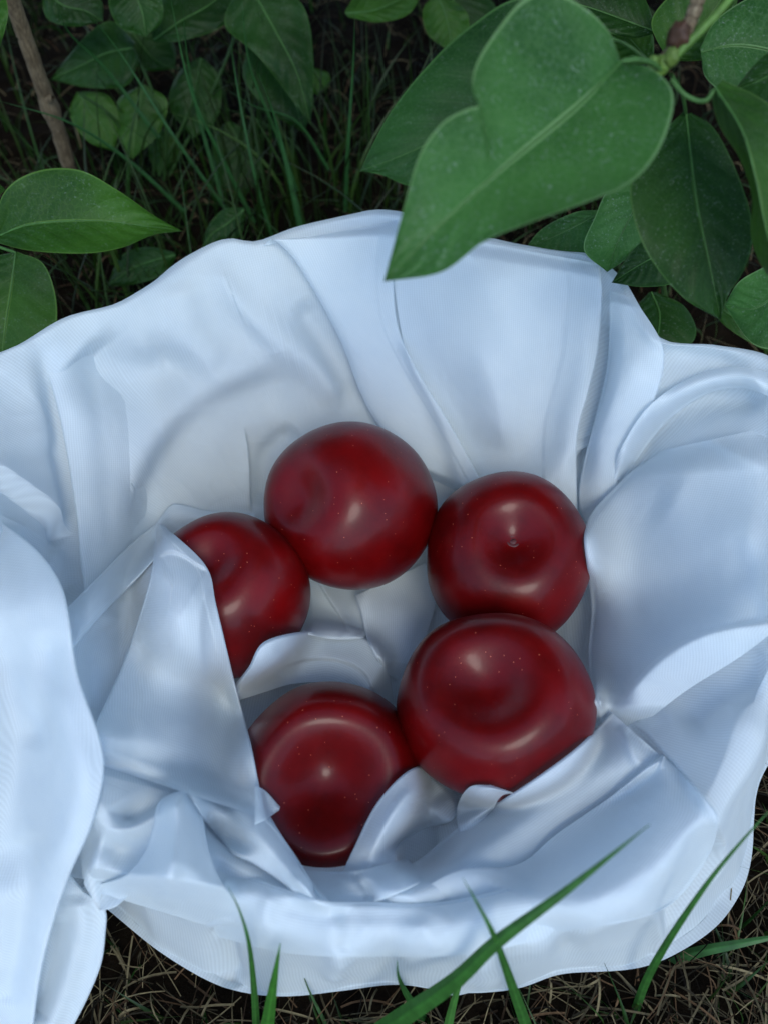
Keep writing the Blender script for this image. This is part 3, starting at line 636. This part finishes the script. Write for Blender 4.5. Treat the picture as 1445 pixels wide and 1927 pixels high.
sh = empty('lilac_shrub', at(1330, 420, .62)); bpy.context.view_layer.update()
tag(sh, 'lilac branch with large green leaves hanging over the cloth from the upper right', 'shrub')
# woody twig, joint and green shoots
tw = crom([(1345, -120, .262), (1318, -20, .266), (1298, 40, .270), (1276, 78, .272), (1250, 112, .274)], 40)
tube('twig', at(tw[:, 0], tw[:, 1], tw[:, 2]), np.linspace(.0026, .0020, 40), M_BARK, sh, k=12, bump=.05)
tw2 = crom([(1420, -80, .262), (1370, 0, .264), (1320, 55, .266), (1262, 112, .270), (1240, 130, .272)], 40)
tube('shoot', at(tw2[:, 0], tw2[:, 1], tw2[:, 2]), np.linspace(.0010, .0014, 40), M_STALK, sh, (.10, .21, .04), k=12)
for (bx, by, bd, br, c) in ((1276, 70, .268, .0034, (.07, .035, .02)), (1243, 124, .270, .0024, (.12, .22, .04)), (1262, 108, .267, .0022, (.12, .20, .04)), (1228, 118, .268, .0016, (.13, .24, .05))):
    n, m = 14, 14; ph = np.linspace(0, math.pi, n); la = np.linspace(0, 2*math.pi, m, endpoint=False); PH, LA = np.meshgrid(ph, la, indexing='ij')
    r = br*(1+.25*vnoise(PH*3, LA*2, 9)); V = np.stack([r*np.sin(PH)*np.cos(LA), r*np.sin(PH)*np.sin(LA), r*np.cos(PH)*1.3], -1).reshape(-1, 3)+at(bx, by, bd)
    under(sh, link('bud', mesh('bud', V, gridfaces(n, m, True), col=c), M_STALK))
leaf(sh, [(1168, 116, .262), (1080, 205, .255), (950, 312, .245), (840, 412, .238), (722, 530, .240)],
     [(1166, 112), (1145, 60), (1100, 15), (1040, -14), (985, -2), (935, 55), (900, 110), (888, 150), (891, 178), (902, 194), (899, 199), (870, 208), (830, 233), (790, 290), (760, 390), (722, 530)],
     [(1172, 118), (1222, 128), (1262, 165), (1264, 215), (1235, 290), (1185, 345), (1110, 378), (1000, 418), (910, 455), (830, 512), (722, 530)],
     M_LEAF, cup=-.004, vee=.005, wave=.002, seed=1, label='largest lilac leaf, dusty, with a notch in its left edge, hanging over the cloth', petiole=[(1243, 132, .270), (1225, 118, .266), (1198, 112, .263)], pw=9)
leaf(sh, [(1090, 60, .31), (960, 160, .31), (830, 255, .312), (750, 295, .315), (677, 322, .32)],
     [(1085, 40), (980, -4), (880, 52), (800, 128), (735, 210), (700, 275), (677, 322)],
     [(1095, 80), (1060, 220), (950, 320), (850, 355), (770, 350), (720, 330), (677, 322)], M_LEAFM, cup=.006, vee=.003, seed=2, petiole=[(1235, 128, .275), (1170, 80, .30)])
leaf(sh, [(1290, 215, .315), (1300, 300, .312), (1312, 390, .31), (1335, 500, .312), (1355, 602, .32)],
     [(1285, 210), (1235, 262), (1188, 335), (1190, 405), (1222, 485), (1285, 560), (1355, 602)],
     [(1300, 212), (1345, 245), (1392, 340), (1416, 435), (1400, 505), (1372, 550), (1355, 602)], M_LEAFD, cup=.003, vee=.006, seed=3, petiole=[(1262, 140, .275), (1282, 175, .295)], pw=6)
leaf(sh, [(1345, 165, .275), (1395, 245, .268), (1422, 340, .268), (1440, 430, .272), (1475, 560, .285)],
     [(1335, 170), (1352, 235), (1392, 300), (1414, 370), (1412, 440), (1432, 500), (1475, 560)],
     [(1360, 150), (1450, 200), (1520, 300), (1540, 400), (1520, 500), (1475, 560)], M_LEAFG, cup=.0, vee=-.012, seed=4, petiole=[(1262, 150, .275), (1290, 180, .275), (1325, 190, .276)], pw=8, label='leaf folded along its midrib at the right edge')
leaf(sh, [(1600, 60, .30), (1500, 110, .30), (1430, 150, .305), (1380, 170, .31)],
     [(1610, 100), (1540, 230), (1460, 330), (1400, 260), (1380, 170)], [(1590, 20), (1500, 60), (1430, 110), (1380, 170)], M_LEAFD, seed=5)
leaf(sh, [(1318, 98, .34), (1380, 85, .34), (1450, 95, .34), (1560, 130, .34)],
     [(1316, 92), (1345, 40), (1400, 0), (1470, -30), (1540, 20), (1560, 130)], [(1318, 105), (1330, 150), (1390, 190), (1480, 200), (1560, 130)], M_LEAF, seed=6, cup=.005)
leaf(sh, [(1250, 110, .36), (1300, 70, .36), (1350, 10, .355), (1400, -90, .35)],
     [(1250, 105), (1225, 40), (1270, -20), (1330, -80), (1400, -90)], [(1255, 115), (1330, 110), (1372, 60), (1390, -20), (1400, -90)], M_LEAFG, seed=7)
leaf(sh, [(1235, 60, .38), (1180, 40, .38), (1110, 15, .38), (1020, -10, .38)],
     [(1235, 50), (1200, -20), (1130, -50), (1060, -40), (1020, -10)], [(1235, 62), (1190, 72), (1130, 55), (1070, 20), (1020, -10)], M_LEAFD, seed=8)
leaf(sh, [(1225, 120, .40), (1200, 90, .40), (1170, 60, .40), (1120, 30, .40)],
     [(1225, 120), (1150, 120), (1120, 90), (1120, 30)], [(1230, 115), (1225, 60), (1180, 30), (1120, 30)], M_LEAFG, seed=9)

lo = empty('lilac_shoot', atz(1240, 600, 0)); bpy.context.view_layer.update()
tag(lo, 'low lilac shoot with dusty dark leaves between the cloth and the hanging branch', 'plant')
st = crom([(1250, 560, .50), (1240, 480, .45), (1225, 380, .41), (1225, 330, .40)], 20)
P0 = atz(1255, 590, 0.0)[None]; tube('stem', np.vstack([P0, at(st[:, 0], st[:, 1], st[:, 2])]), .0016, M_STALK, lo, (.05, .11, .03))
leaf(lo, [(1225, 330, .40), (1190, 400, .40), (1160, 460, .405), (1142, 512, .42)], [(1220, 325), (1150, 350), (1118, 410), (1098, 470), (1142, 512)], [(1230, 335), (1230, 420), (1200, 470), (1142, 512)], M_LEAF, seed=11)
leaf(lo, [(1130, 400, .44), (1090, 420, .44), (1040, 445, .445), (985, 470, .45)], [(1125, 395), (1080, 400), (1020, 430), (985, 470)], [(1130, 410), (1120, 470), (1050, 500), (985, 470)], M_LEAF, seed=12, petiole=[(1225, 340, .42)])
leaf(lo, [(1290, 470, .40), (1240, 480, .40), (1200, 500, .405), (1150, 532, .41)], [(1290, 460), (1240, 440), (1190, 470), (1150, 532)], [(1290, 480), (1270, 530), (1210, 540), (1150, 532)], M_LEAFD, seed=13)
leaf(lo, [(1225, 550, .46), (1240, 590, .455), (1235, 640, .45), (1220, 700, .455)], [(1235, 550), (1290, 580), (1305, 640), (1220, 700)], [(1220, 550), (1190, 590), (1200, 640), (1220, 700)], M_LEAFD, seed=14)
leaf(lo, [(1520, 480, .40), (1470, 540, .40), (1420, 580, .41), (1362, 575, .42)], [(1530, 520), (1490, 640), (1420, 650), (1362, 575)], [(1500, 460), (1440, 500), (1390, 530), (1362, 575)], M_LEAF, seed=15)
leaf(lo, [(1330, 560, .47), (1370, 590, .47), (1420, 620, .47), (1480, 680, .475)], [(1330, 560), (1380, 570), (1440, 590), (1480, 680)], [(1330, 565), (1360, 610), (1420, 650), (1480, 680)], M_LEAFG, seed=16)

# unseen leaves on their stems, added above the view to shade the ground behind
def shade_crown(parent, n=2400):
    VV, FF, off = [], [], 0
    k = 0
    while k < n:
        p = np.array([random.uniform(-.75, .95), random.uniform(.12, 1.15), random.uniform(.30, .95)])
        if p[2] < .422-(p[1]+.229)*math.tan(R(20))+.06 or p[2] < .38: continue
        k += 1; az = random.uniform(0, math.tau); L = random.uniform(.05, .095); w = L*.33; dp = random.uniform(-.9, .1)
        ax = np.array([math.cos(az)*math.cos(dp), math.sin(az)*math.cos(dp), math.sin(dp)]); sd_ = np.cross(ax, [0, 0, 1]); sd_ /= np.linalg.norm(sd_); nn = np.cross(sd_, ax)
        t = np.linspace(0, 1, 7); ww = w*np.sin(math.pi*t**.75)
        for u_ in (-1, 0, 1): VV.append(p+ax*t[:, None]*L+sd_*u_*ww[:, None]+nn*(abs(u_)*ww*.25-.02*t**2)[:, None])
        F = gridfaces(3, 7, off=off); FF.append(F); off += 21
    o = link('unseen_shade_foliage', mesh('unseen_shade_foliage', np.vstack(VV), np.vstack(FF), np.zeros((off, 2))+.5), M_LEAFG); o['kind'] = 'stuff'; under(parent, o)
shade_crown(sh)
for a, b in (((.35, .62, 0), (.10, .55, .95)), ((.42, .60, 0), (.60, .45, .90)), ((.38, .64, 0), (.30, .70, 1.0))):
    a = np.array(a, float); b = np.array(b, float); tube('stem', crom(np.stack([a, (a+b)/2+[.03, 0, .02], b]), 16), np.linspace(.007, .004, 16), M_BARK, sh, k=10, bump=.04)

ls = empty('lilac_shoot', atz(-80, 560, 0)); bpy.context.view_layer.update()
tag(ls, 'lilac shoot at the left edge with a smooth bright green leaf above the cloth rim', 'plant')
leaf(ls, [(-12, 448, .36), (60, 422, .355), (180, 415, .355), (270, 425, .36), (345, 435, .37)],
     [(-14, 440), (10, 360), (70, 322), (150, 320), (225, 360), (290, 405), (345, 435)], [(-12, 455), (60, 472), (160, 477), (230, 466), (290, 442), (345, 435)], M_LEAFG, cup=-.004, vee=.004, seed=21, petiole=[(-90, 500, .37), (-50, 470, .365)], label='smooth pointed leaf reaching right')
leaf(ls, [(30, 475, .44), (22, 540, .44), (10, 620, .44), (0, 720, .45)],
     [(34, 474), (85, 500), (108, 580), (90, 660), (0, 720)], [(26, 474), (-50, 500), (-70, 600), (-50, 680), (0, 720)], M_LEAFG, seed=22, petiole=[(-80, 440, .42)])
leaf(ls, [(-60, -20, .33), (-30, 30, .33), (-10, 60, .33), (-4, 105, .335)],
     [(-50, -30), (-10, -40), (16, 20), (-4, 105)], [(-70, -20), (-60, 40), (-30, 80), (-4, 105)], M_LEAFG, seed=23)
leaf(ls, [(-60, 330, .42), (-30, 345, .42), (-10, 352, .42), (12, 358, .425)],
     [(-60, 320), (-20, 330), (12, 358)], [(-60, 340), (-20, 375), (12, 358)], M_LEAFG, seed=24)
ss = np.vstack([atz(-120, 640, 0)[None], at(np.array([-110, -90, -85, -80, -75]), np.array([560, 480, 340, 200, -60]), np.array([.44, .385, .38, .36, .34]))])
tube('stem', crom(ss, 30), .0022, M_STALK, ls, (.07, .12, .04))

stp = crom([(165, 420, .66), (130, 312, .60), (112, 250, .575), (90, 190, .55), (62, 110, .52), (30, 20, .49), (-10, -90, .45)], 50)
stw = at(stp[:, 0], stp[:, 1], stp[:, 2])
sm_ = empty('woody_stem', stw[0]); bpy.context.view_layer.update(); tag(sm_, 'bare brown woody shrub stem rising from the soil at the upper left', 'stem')
rad = np.linspace(.0050, .0042, 50)*(1+.30*np.exp(-((np.linspace(0, 1, 50)-.42)/.03)**2))
tube('stalk', stw, rad, M_BARK, sm_, k=16, bump=.035)
kb = at(93, 186, .544); tube('bud_scar', np.stack([kb, kb+np.array([.004, -.003, .003])]), [.0028, .0012], M_BARK, sm_, k=8)

bp_ = empty('leafy_seedling', atz(300, 330, 0)); bpy.context.view_layer.update()
tag(bp_, 'shaded seedling with broad dark leaves among the tall grass at the upper left', 'plant')
BL = [ # mid(base..tip), left, right, depth, mat
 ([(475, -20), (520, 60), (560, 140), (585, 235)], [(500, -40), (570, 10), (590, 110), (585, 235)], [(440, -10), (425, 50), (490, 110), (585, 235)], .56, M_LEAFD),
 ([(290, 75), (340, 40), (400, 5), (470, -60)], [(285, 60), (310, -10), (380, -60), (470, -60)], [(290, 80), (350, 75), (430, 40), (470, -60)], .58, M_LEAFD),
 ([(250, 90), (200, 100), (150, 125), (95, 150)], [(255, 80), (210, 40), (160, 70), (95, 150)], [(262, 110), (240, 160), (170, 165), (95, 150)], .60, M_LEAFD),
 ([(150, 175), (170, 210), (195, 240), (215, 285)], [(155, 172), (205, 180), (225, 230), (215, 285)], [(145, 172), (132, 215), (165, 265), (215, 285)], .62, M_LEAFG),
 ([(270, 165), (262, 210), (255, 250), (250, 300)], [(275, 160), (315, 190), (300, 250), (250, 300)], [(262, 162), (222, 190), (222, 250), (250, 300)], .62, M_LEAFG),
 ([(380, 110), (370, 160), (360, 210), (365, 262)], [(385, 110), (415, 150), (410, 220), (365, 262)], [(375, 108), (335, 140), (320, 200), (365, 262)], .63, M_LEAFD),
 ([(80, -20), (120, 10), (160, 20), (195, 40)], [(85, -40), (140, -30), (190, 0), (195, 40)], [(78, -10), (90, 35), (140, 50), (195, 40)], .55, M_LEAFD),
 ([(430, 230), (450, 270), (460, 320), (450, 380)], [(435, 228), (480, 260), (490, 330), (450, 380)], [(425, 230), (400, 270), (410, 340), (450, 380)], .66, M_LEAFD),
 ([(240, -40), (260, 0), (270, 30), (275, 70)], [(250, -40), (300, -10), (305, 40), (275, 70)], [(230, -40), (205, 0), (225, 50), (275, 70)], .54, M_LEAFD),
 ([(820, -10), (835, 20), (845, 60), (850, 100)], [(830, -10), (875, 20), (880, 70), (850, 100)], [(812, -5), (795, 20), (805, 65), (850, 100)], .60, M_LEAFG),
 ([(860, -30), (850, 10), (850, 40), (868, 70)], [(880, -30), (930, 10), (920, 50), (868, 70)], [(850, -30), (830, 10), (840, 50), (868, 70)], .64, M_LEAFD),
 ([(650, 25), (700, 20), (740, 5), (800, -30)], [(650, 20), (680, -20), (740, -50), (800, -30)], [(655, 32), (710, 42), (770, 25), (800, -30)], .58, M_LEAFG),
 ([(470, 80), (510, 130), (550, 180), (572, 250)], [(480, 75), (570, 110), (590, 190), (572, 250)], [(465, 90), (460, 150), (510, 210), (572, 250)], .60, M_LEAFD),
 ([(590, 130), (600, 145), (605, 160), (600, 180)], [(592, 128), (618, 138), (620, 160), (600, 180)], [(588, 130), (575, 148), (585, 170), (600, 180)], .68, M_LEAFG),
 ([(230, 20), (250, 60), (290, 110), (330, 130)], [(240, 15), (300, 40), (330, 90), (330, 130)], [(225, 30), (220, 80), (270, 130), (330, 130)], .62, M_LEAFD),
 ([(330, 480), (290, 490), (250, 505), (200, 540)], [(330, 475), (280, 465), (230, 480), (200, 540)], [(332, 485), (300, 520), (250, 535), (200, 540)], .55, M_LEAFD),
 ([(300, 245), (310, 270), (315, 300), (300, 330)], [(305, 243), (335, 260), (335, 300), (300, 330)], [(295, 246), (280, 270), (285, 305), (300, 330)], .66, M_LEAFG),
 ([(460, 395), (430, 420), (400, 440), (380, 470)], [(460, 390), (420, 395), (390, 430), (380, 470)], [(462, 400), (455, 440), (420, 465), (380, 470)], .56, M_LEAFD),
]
for i, (md, lf, rg, d, mt) in enumerate(BL):
    k_ = len(md); leaf(bp_, [(x, y, d+.01*(j/(k_-1))) for j, (x, y) in enumerate(md)], lf, rg, mt, seed=30+i, cup=.006, vee=.004, wave=.003)
for a, b in (((300, 330), (380, 110)), ((310, 340), (270, 160)), ((290, 330), (250, 90)), ((320, 330), (470, -10)), ((250, 330), (150, 175))):
    g = atz(*a, 0.); e = at(*b, .60); mid_ = (g+e)/2+np.array([.01, .0, .01]); tube('stem', crom(np.stack([g, mid_, e]), 14), .0011, M_STALK, bp_, (.03, .08, .02))

# ------------------------------------------------------------------ grass
def ribbon(P, wid, up, crease=.25):
    """a blade along P with width wid, creased along its middle: returns V (n*3), F"""
    n = len(P); tg = np.gradient(P, axis=0); tg /= np.linalg.norm(tg, axis=1, keepdims=True)+1e-12
    sd = np.cross(tg, up); sd /= np.linalg.norm(sd, axis=1, keepdims=True)+1e-12; nn = np.cross(sd, tg)
    V = np.stack([P-sd*wid[:, None]/2+nn*wid[:, None]*crease, P, P+sd*wid[:, None]/2+nn*wid[:, None]*crease], 1)
    return V.reshape(-1, 3), gridfaces(n, 3)
def blades(spec):
    VV, FF, CCo, off = [], [], [], 0
    for P, wd, up, c in spec:
        V, F = ribbon(P, wd, up); VV.append(V); FF.append(F+off); CCo.append(np.tile(c, (len(V), 1))); off += len(V)
    return np.vstack(VV), np.vstack(FF), np.vstack(CCo)
def rand_blade(x, y, H, lean, wd, n=7, c=None, az=None, curl=1.0):
    az = random.uniform(0, math.tau) if az is None else az
    t = np.linspace(0, 1, n); out = lean*t**(1+curl)
    X = x+np.cos(az)*out*H; Y = y+np.sin(az)*out*H; Z = gz(np.array([x]), np.array([y]))[0]-.004+H*(t-.35*lean*t**2)
    w = wd*np.clip(1.05-t**2.2, 0.04, 1)*(0.6+.4*np.sin(math.pi*np.clip(t+.2, 0, 1)))
    a2 = az+random.uniform(-1, 1); up = np.array([math.cos(a2), math.sin(a2), .15])
    return (np.stack([X, Y, Z], 1), w, up, c)
def outside(x, y, mrg=0.):
    d = np.array([x, y])-CC; t_ = math.atan2(d[1], d[0]); r = math.hypot(*d)
    return r > np.interp(t_, T, HR)+mrg
def greens():
    g = random.uniform(.25, .95)
    return np.array([.020+.014*random.random(), .075, .010])*g if random.random() < .85 else np.array([.05, .11, .02])*g
spec = []
for _ in range(3600):                                     # turf behind and around the cloth
    x = random.uniform(-.5, .55); y = random.uniform(-.26, .75)
    if not outside(x, y, .008) or (x < -.105 and y < -.08): continue
    patch = vnoise(np.array([x*9]), np.array([y*9]), 71)[0]
    if y > .1 and patch < -.25 and random.random() < .6: continue
    spec.append(rand_blade(x, y, random.uniform(.018, .055), random.uniform(.3, 1.3), random.uniform(.0010, .0024), c=greens()))
for _ in range(900):                                      # short green blades along the near hem
    x = random.uniform(-.12, .28); y = random.uniform(-.25, .0)
    if not outside(x, y, .008): continue
    spec.append(rand_blade(x, y, random.uniform(.012, .040), random.uniform(.5, 1.6), random.uniform(.0009, .0022), n=8, c=greens()*1.25))
for _ in range(330):                                      # taller clump at the upper left
    x = random.gauss(-.10, .095); y = random.gauss(.28, .08)
    if not outside(x, y, .006): continue
    spec.append(rand_blade(x, y, random.uniform(.06, .15), random.uniform(.1, .7), random.uniform(.0014, .0032), n=9, c=greens()*.95))
V, F, Cc = blades(spec)
tag(link('grass', mesh('grass', V, F, col=Cc), M_GRASS), 'thin green grass growing through dry thatch around the cloth', 'grass', kind='stuff')
spec = []
for q_ in range(36000):                                   # dry thatch
    x = random.uniform(-.5, .55); y = random.uniform(-.26, .8) if q_ % 2 else random.uniform(-.26, .05)
    if not outside(x, y, .005) or (x < -.125 and y < -.12): continue
    if y > .12 and random.random() < .62: continue
    L = random.uniform(.008, .035)*(1.6 if random.random() < .15 else 1); az = random.uniform(0, math.tau); cv = random.gauss(0, .4); n = 6
    t = np.linspace(0, 1, n); ang = az+cv*t; X = x+np.cumsum(np.cos(ang))*L/n; Y = y+np.cumsum(np.sin(ang))*L/n
    z0 = random.uniform(-.003, .010); Z = gz(X, Y)+z0+np.sin(t*math.pi)*random.uniform(0, .008)
    b_ = random.uniform(.12, 1.0)**1.8; c = np.array([.25, .205, .11])*b_ if random.random() < .75 else np.array([.15, .09, .045])*b_
    spec.append((np.stack([X, Y, Z], 1), np.full(n, random.choice((.0003, .0004, .0005, .0006, .0009))), np.array([random.uniform(-.5, .5), random.uniform(-.5, .5), 1]), c))
V, F, Cc = blades(spec)
tag(link('dry_thatch', mesh('dry_thatch', V, F, col=Cc), M_STRAW), 'dry straw coloured grass thatch lying on dark soil', 'thatch', kind='stuff')

def big_blade(pts, wpx, label, c=(.035, .13, .022), name='grass_blade', cat='grass blade', group='long grass blades in front of the cloth', m=M_GRASS, taper=1.6, up=None):
    n = 40; C_ = crom(pts, n); P_ = at(C_[:, 0], C_[:, 1], C_[:, 2]); t = np.linspace(0, 1, n)
    wd = wpx/FOC*C_[:, 2]*np.clip(1.02-t**taper, .05, 1)
    vd = CP-P_.mean(0); vd /= np.linalg.norm(vd)
    tg = np.gradient(P_, axis=0); tg /= np.linalg.norm(tg, axis=1, keepdims=True)
    sd = np.cross(tg, vd if up is None else up); sd /= np.linalg.norm(sd, axis=1, keepdims=True); nn = np.cross(sd, tg)
    u = np.linspace(-1, 1, 7); V = P_[:, None]+sd[:, None]*u[None, :, None]*wd[:, None, None]/2-nn[:, None]*(np.abs(u)[None, :, None]*wd[:, None, None]*.22)
    col = np.array(c)[None, None]*(1+.35*(np.abs(u) < .1))[None, :, None]*np.ones((n, 1, 1))
    o = link(name, mesh(name, V.reshape(-1, 3), gridfaces(n, 7), col=col.reshape(-1, 3)), m); tag(o, label, cat, group)
    return o
big_blade([(560, 2060, .40), (720, 1940, .33), (850, 1850, .285), (935, 1772, .265), (1070, 1672, .25), (1221, 1552, .24)], 40, 'widest grass blade, slanting up to the right across the lower cloth')
big_blade([(1010, 1990, .40), (968, 1870, .31), (930, 1765, .262), (900, 1705, .255), (870, 1652, .25)], 24, 'short dark blade crossing the widest slanting blade', taper=1.3)
big_blade([(486, 2000, .40), (480, 1880, .33), (470, 1780, .285), (452, 1715, .27), (429, 1667, .262)], 15, 'thin curved blade left of centre, bending to the left at its tip')
big_blade([(480, 2060, .40), (502, 1940, .34), (514, 1860, .30), (528, 1775, .28)], 34, 'stubby upright blade at the bottom edge beside the thin curved one', c=(.04, .16, .02))
big_blade([(650, 2010, .40), (612, 1925, .37), (585, 1870, .35), (567, 1824, .34)], 10, 'thinnest blade tip at the bottom edge, right of the stubby blade', c=(.05, .11, .04))
big_blade([(880, 2050, .40), (815, 1950, .38), (770, 1880, .36), (750, 1840, .31), (747, 1808, .30)], 30, 'dark narrow blade leaning left under the widest blade', c=(.025, .10, .02))
big_blade([(1165, 2010, .40), (1195, 1900, .37), (1232, 1812, .325), (1310, 1690, .285), (1380, 1600, .275), (1470, 1500, .27)], 17, 'long thin blade rising to the right edge beside the cloth corner')
big_blade([(1150, 1900, .42), (1215, 1826, .39), (1300, 1795, .375), (1380, 1778, .365), (1500, 1755, .36)], 22, 'blade lying almost level toward the right edge below the cloth corner', c=(.04, .13, .03), taper=3)
big_blade([(830, 2000, .37), (843, 1930, .35), (858, 1870, .335), (885, 1800, .325)], 20, 'pale blade standing under the widest slanting blade', c=(.05, .16, .03))
big_blade([(330, 2010, .40), (270, 1950, .385), (215, 1890, .38), (165, 1845, .38)], 24, 'blade lying on the dry grass left of the bottom edge, beside the fallen flap', c=(.03, .11, .02))
big_blade([(560, 1860, .41), (680, 1848, .405), (820, 1835, .40), (960, 1815, .40), (1060, 1830, .41)], 12, 'low blade running level along the bottom hem of the cloth', c=(.04, .15, .03))
big_blade([(600, 1920, .40), (700, 1905, .395), (860, 1915, .395), (1000, 1925, .40)], 18, 'flat blade lying along the bottom edge', c=(.03, .11, .025))
for p, lb in (([(1500, 1850, .41), (1400, 1830, .40), (1300, 1815, .40), (1220, 1830, .405)], 'blade arching below the level blade at the lower right'),
              ([(1010, 1960, .41), (985, 1900, .385), (960, 1880, .38), (900, 1890, .39), (850, 1930, .41)], 'blade curled over in an arch at the bottom edge'),
              ([(1180, 1990, .41), (1140, 1920, .39), (1080, 1890, .385), (1020, 1900, .39), (970, 1950, .40)], 'second curled over blade, right of the arched one')):
    big_blade(p, 13, lb, c=(.035, .12, .025), taper=2.5)
# tall thin blades standing in front of the shaded leaves
BB = [([(590, 560), (560, 400), (520, 230), (488, 140)], 14, 'broad dark blade standing behind the cloth rim'), ([(520, 470), (480, 330), (440, 120), (440, 40)], 7, 'thin upright blade between two leaves'),
      ([(650, 400), (655, 280), (665, 120), (668, 20)], 8, 'thin upright blade right of the dark leaves'), ([(430, 400), (330, 260), (220, 90), (150, 10)], 7, 'thin blade leaning left'),
      ([(420, 380), (370, 200), (350, 80), (345, 0)], 8, 'thin blade left of the tallest dark leaf'), ([(350, 400), (240, 300), (130, 230), (0, 190)], 8, 'long blade bending left past the stem'),
      ([(620, 320), (560, 230), (480, 200), (430, 170)], 6, 'thin blade bending left'), ([(300, 260), (200, 130), (130, 60), (100, -10)], 8, 'thin blade nearest the brown stem'),
      ([(480, 420), (420, 300), (360, 170), (320, -10)], 8, 'thin long blade crossing the curled leaf'), ([(560, 360), (520, 250), (470, 120), (455, -10)], 7, 'thin blade just left of the broad dark blade')]
for pts, wpx, lb in BB:
    k_ = len(pts); big_blade([(x, y, .61-.13*j/(k_-1)) for j, (x, y) in enumerate(pts)], wpx, lb+' among the dark leaves' if 'thin blade' in lb else lb, c=(.022, .085, .022), group='tall blades behind the cloth')
# straws one can pick out
for p, wp, lb in (([(290, 1927, .43), (320, 1860, .42), (345, 1828, .415)], 22, 'broad dry straw on the ground beside the cloth at lower left'), ([(215, 1790, .44), (250, 1755, .43), (275, 1740, .43)], 26, 'pale flat straw under the lower left cloth edge'),
                  ([(590, 1890, .41), (700, 1903, .405), (800, 1895, .405)], 7, 'long pale straw along the bottom edge'), ([(1375, 1660, .44), (1410, 1600, .43), (1450, 1520, .43)], 7, 'long pale straw at the right edge')):
    big_blade(p, wp, lb, c=(.27, .19, .10), name='straw', cat='straw', group='dry straws on the ground', m=M_STRAW, taper=6)
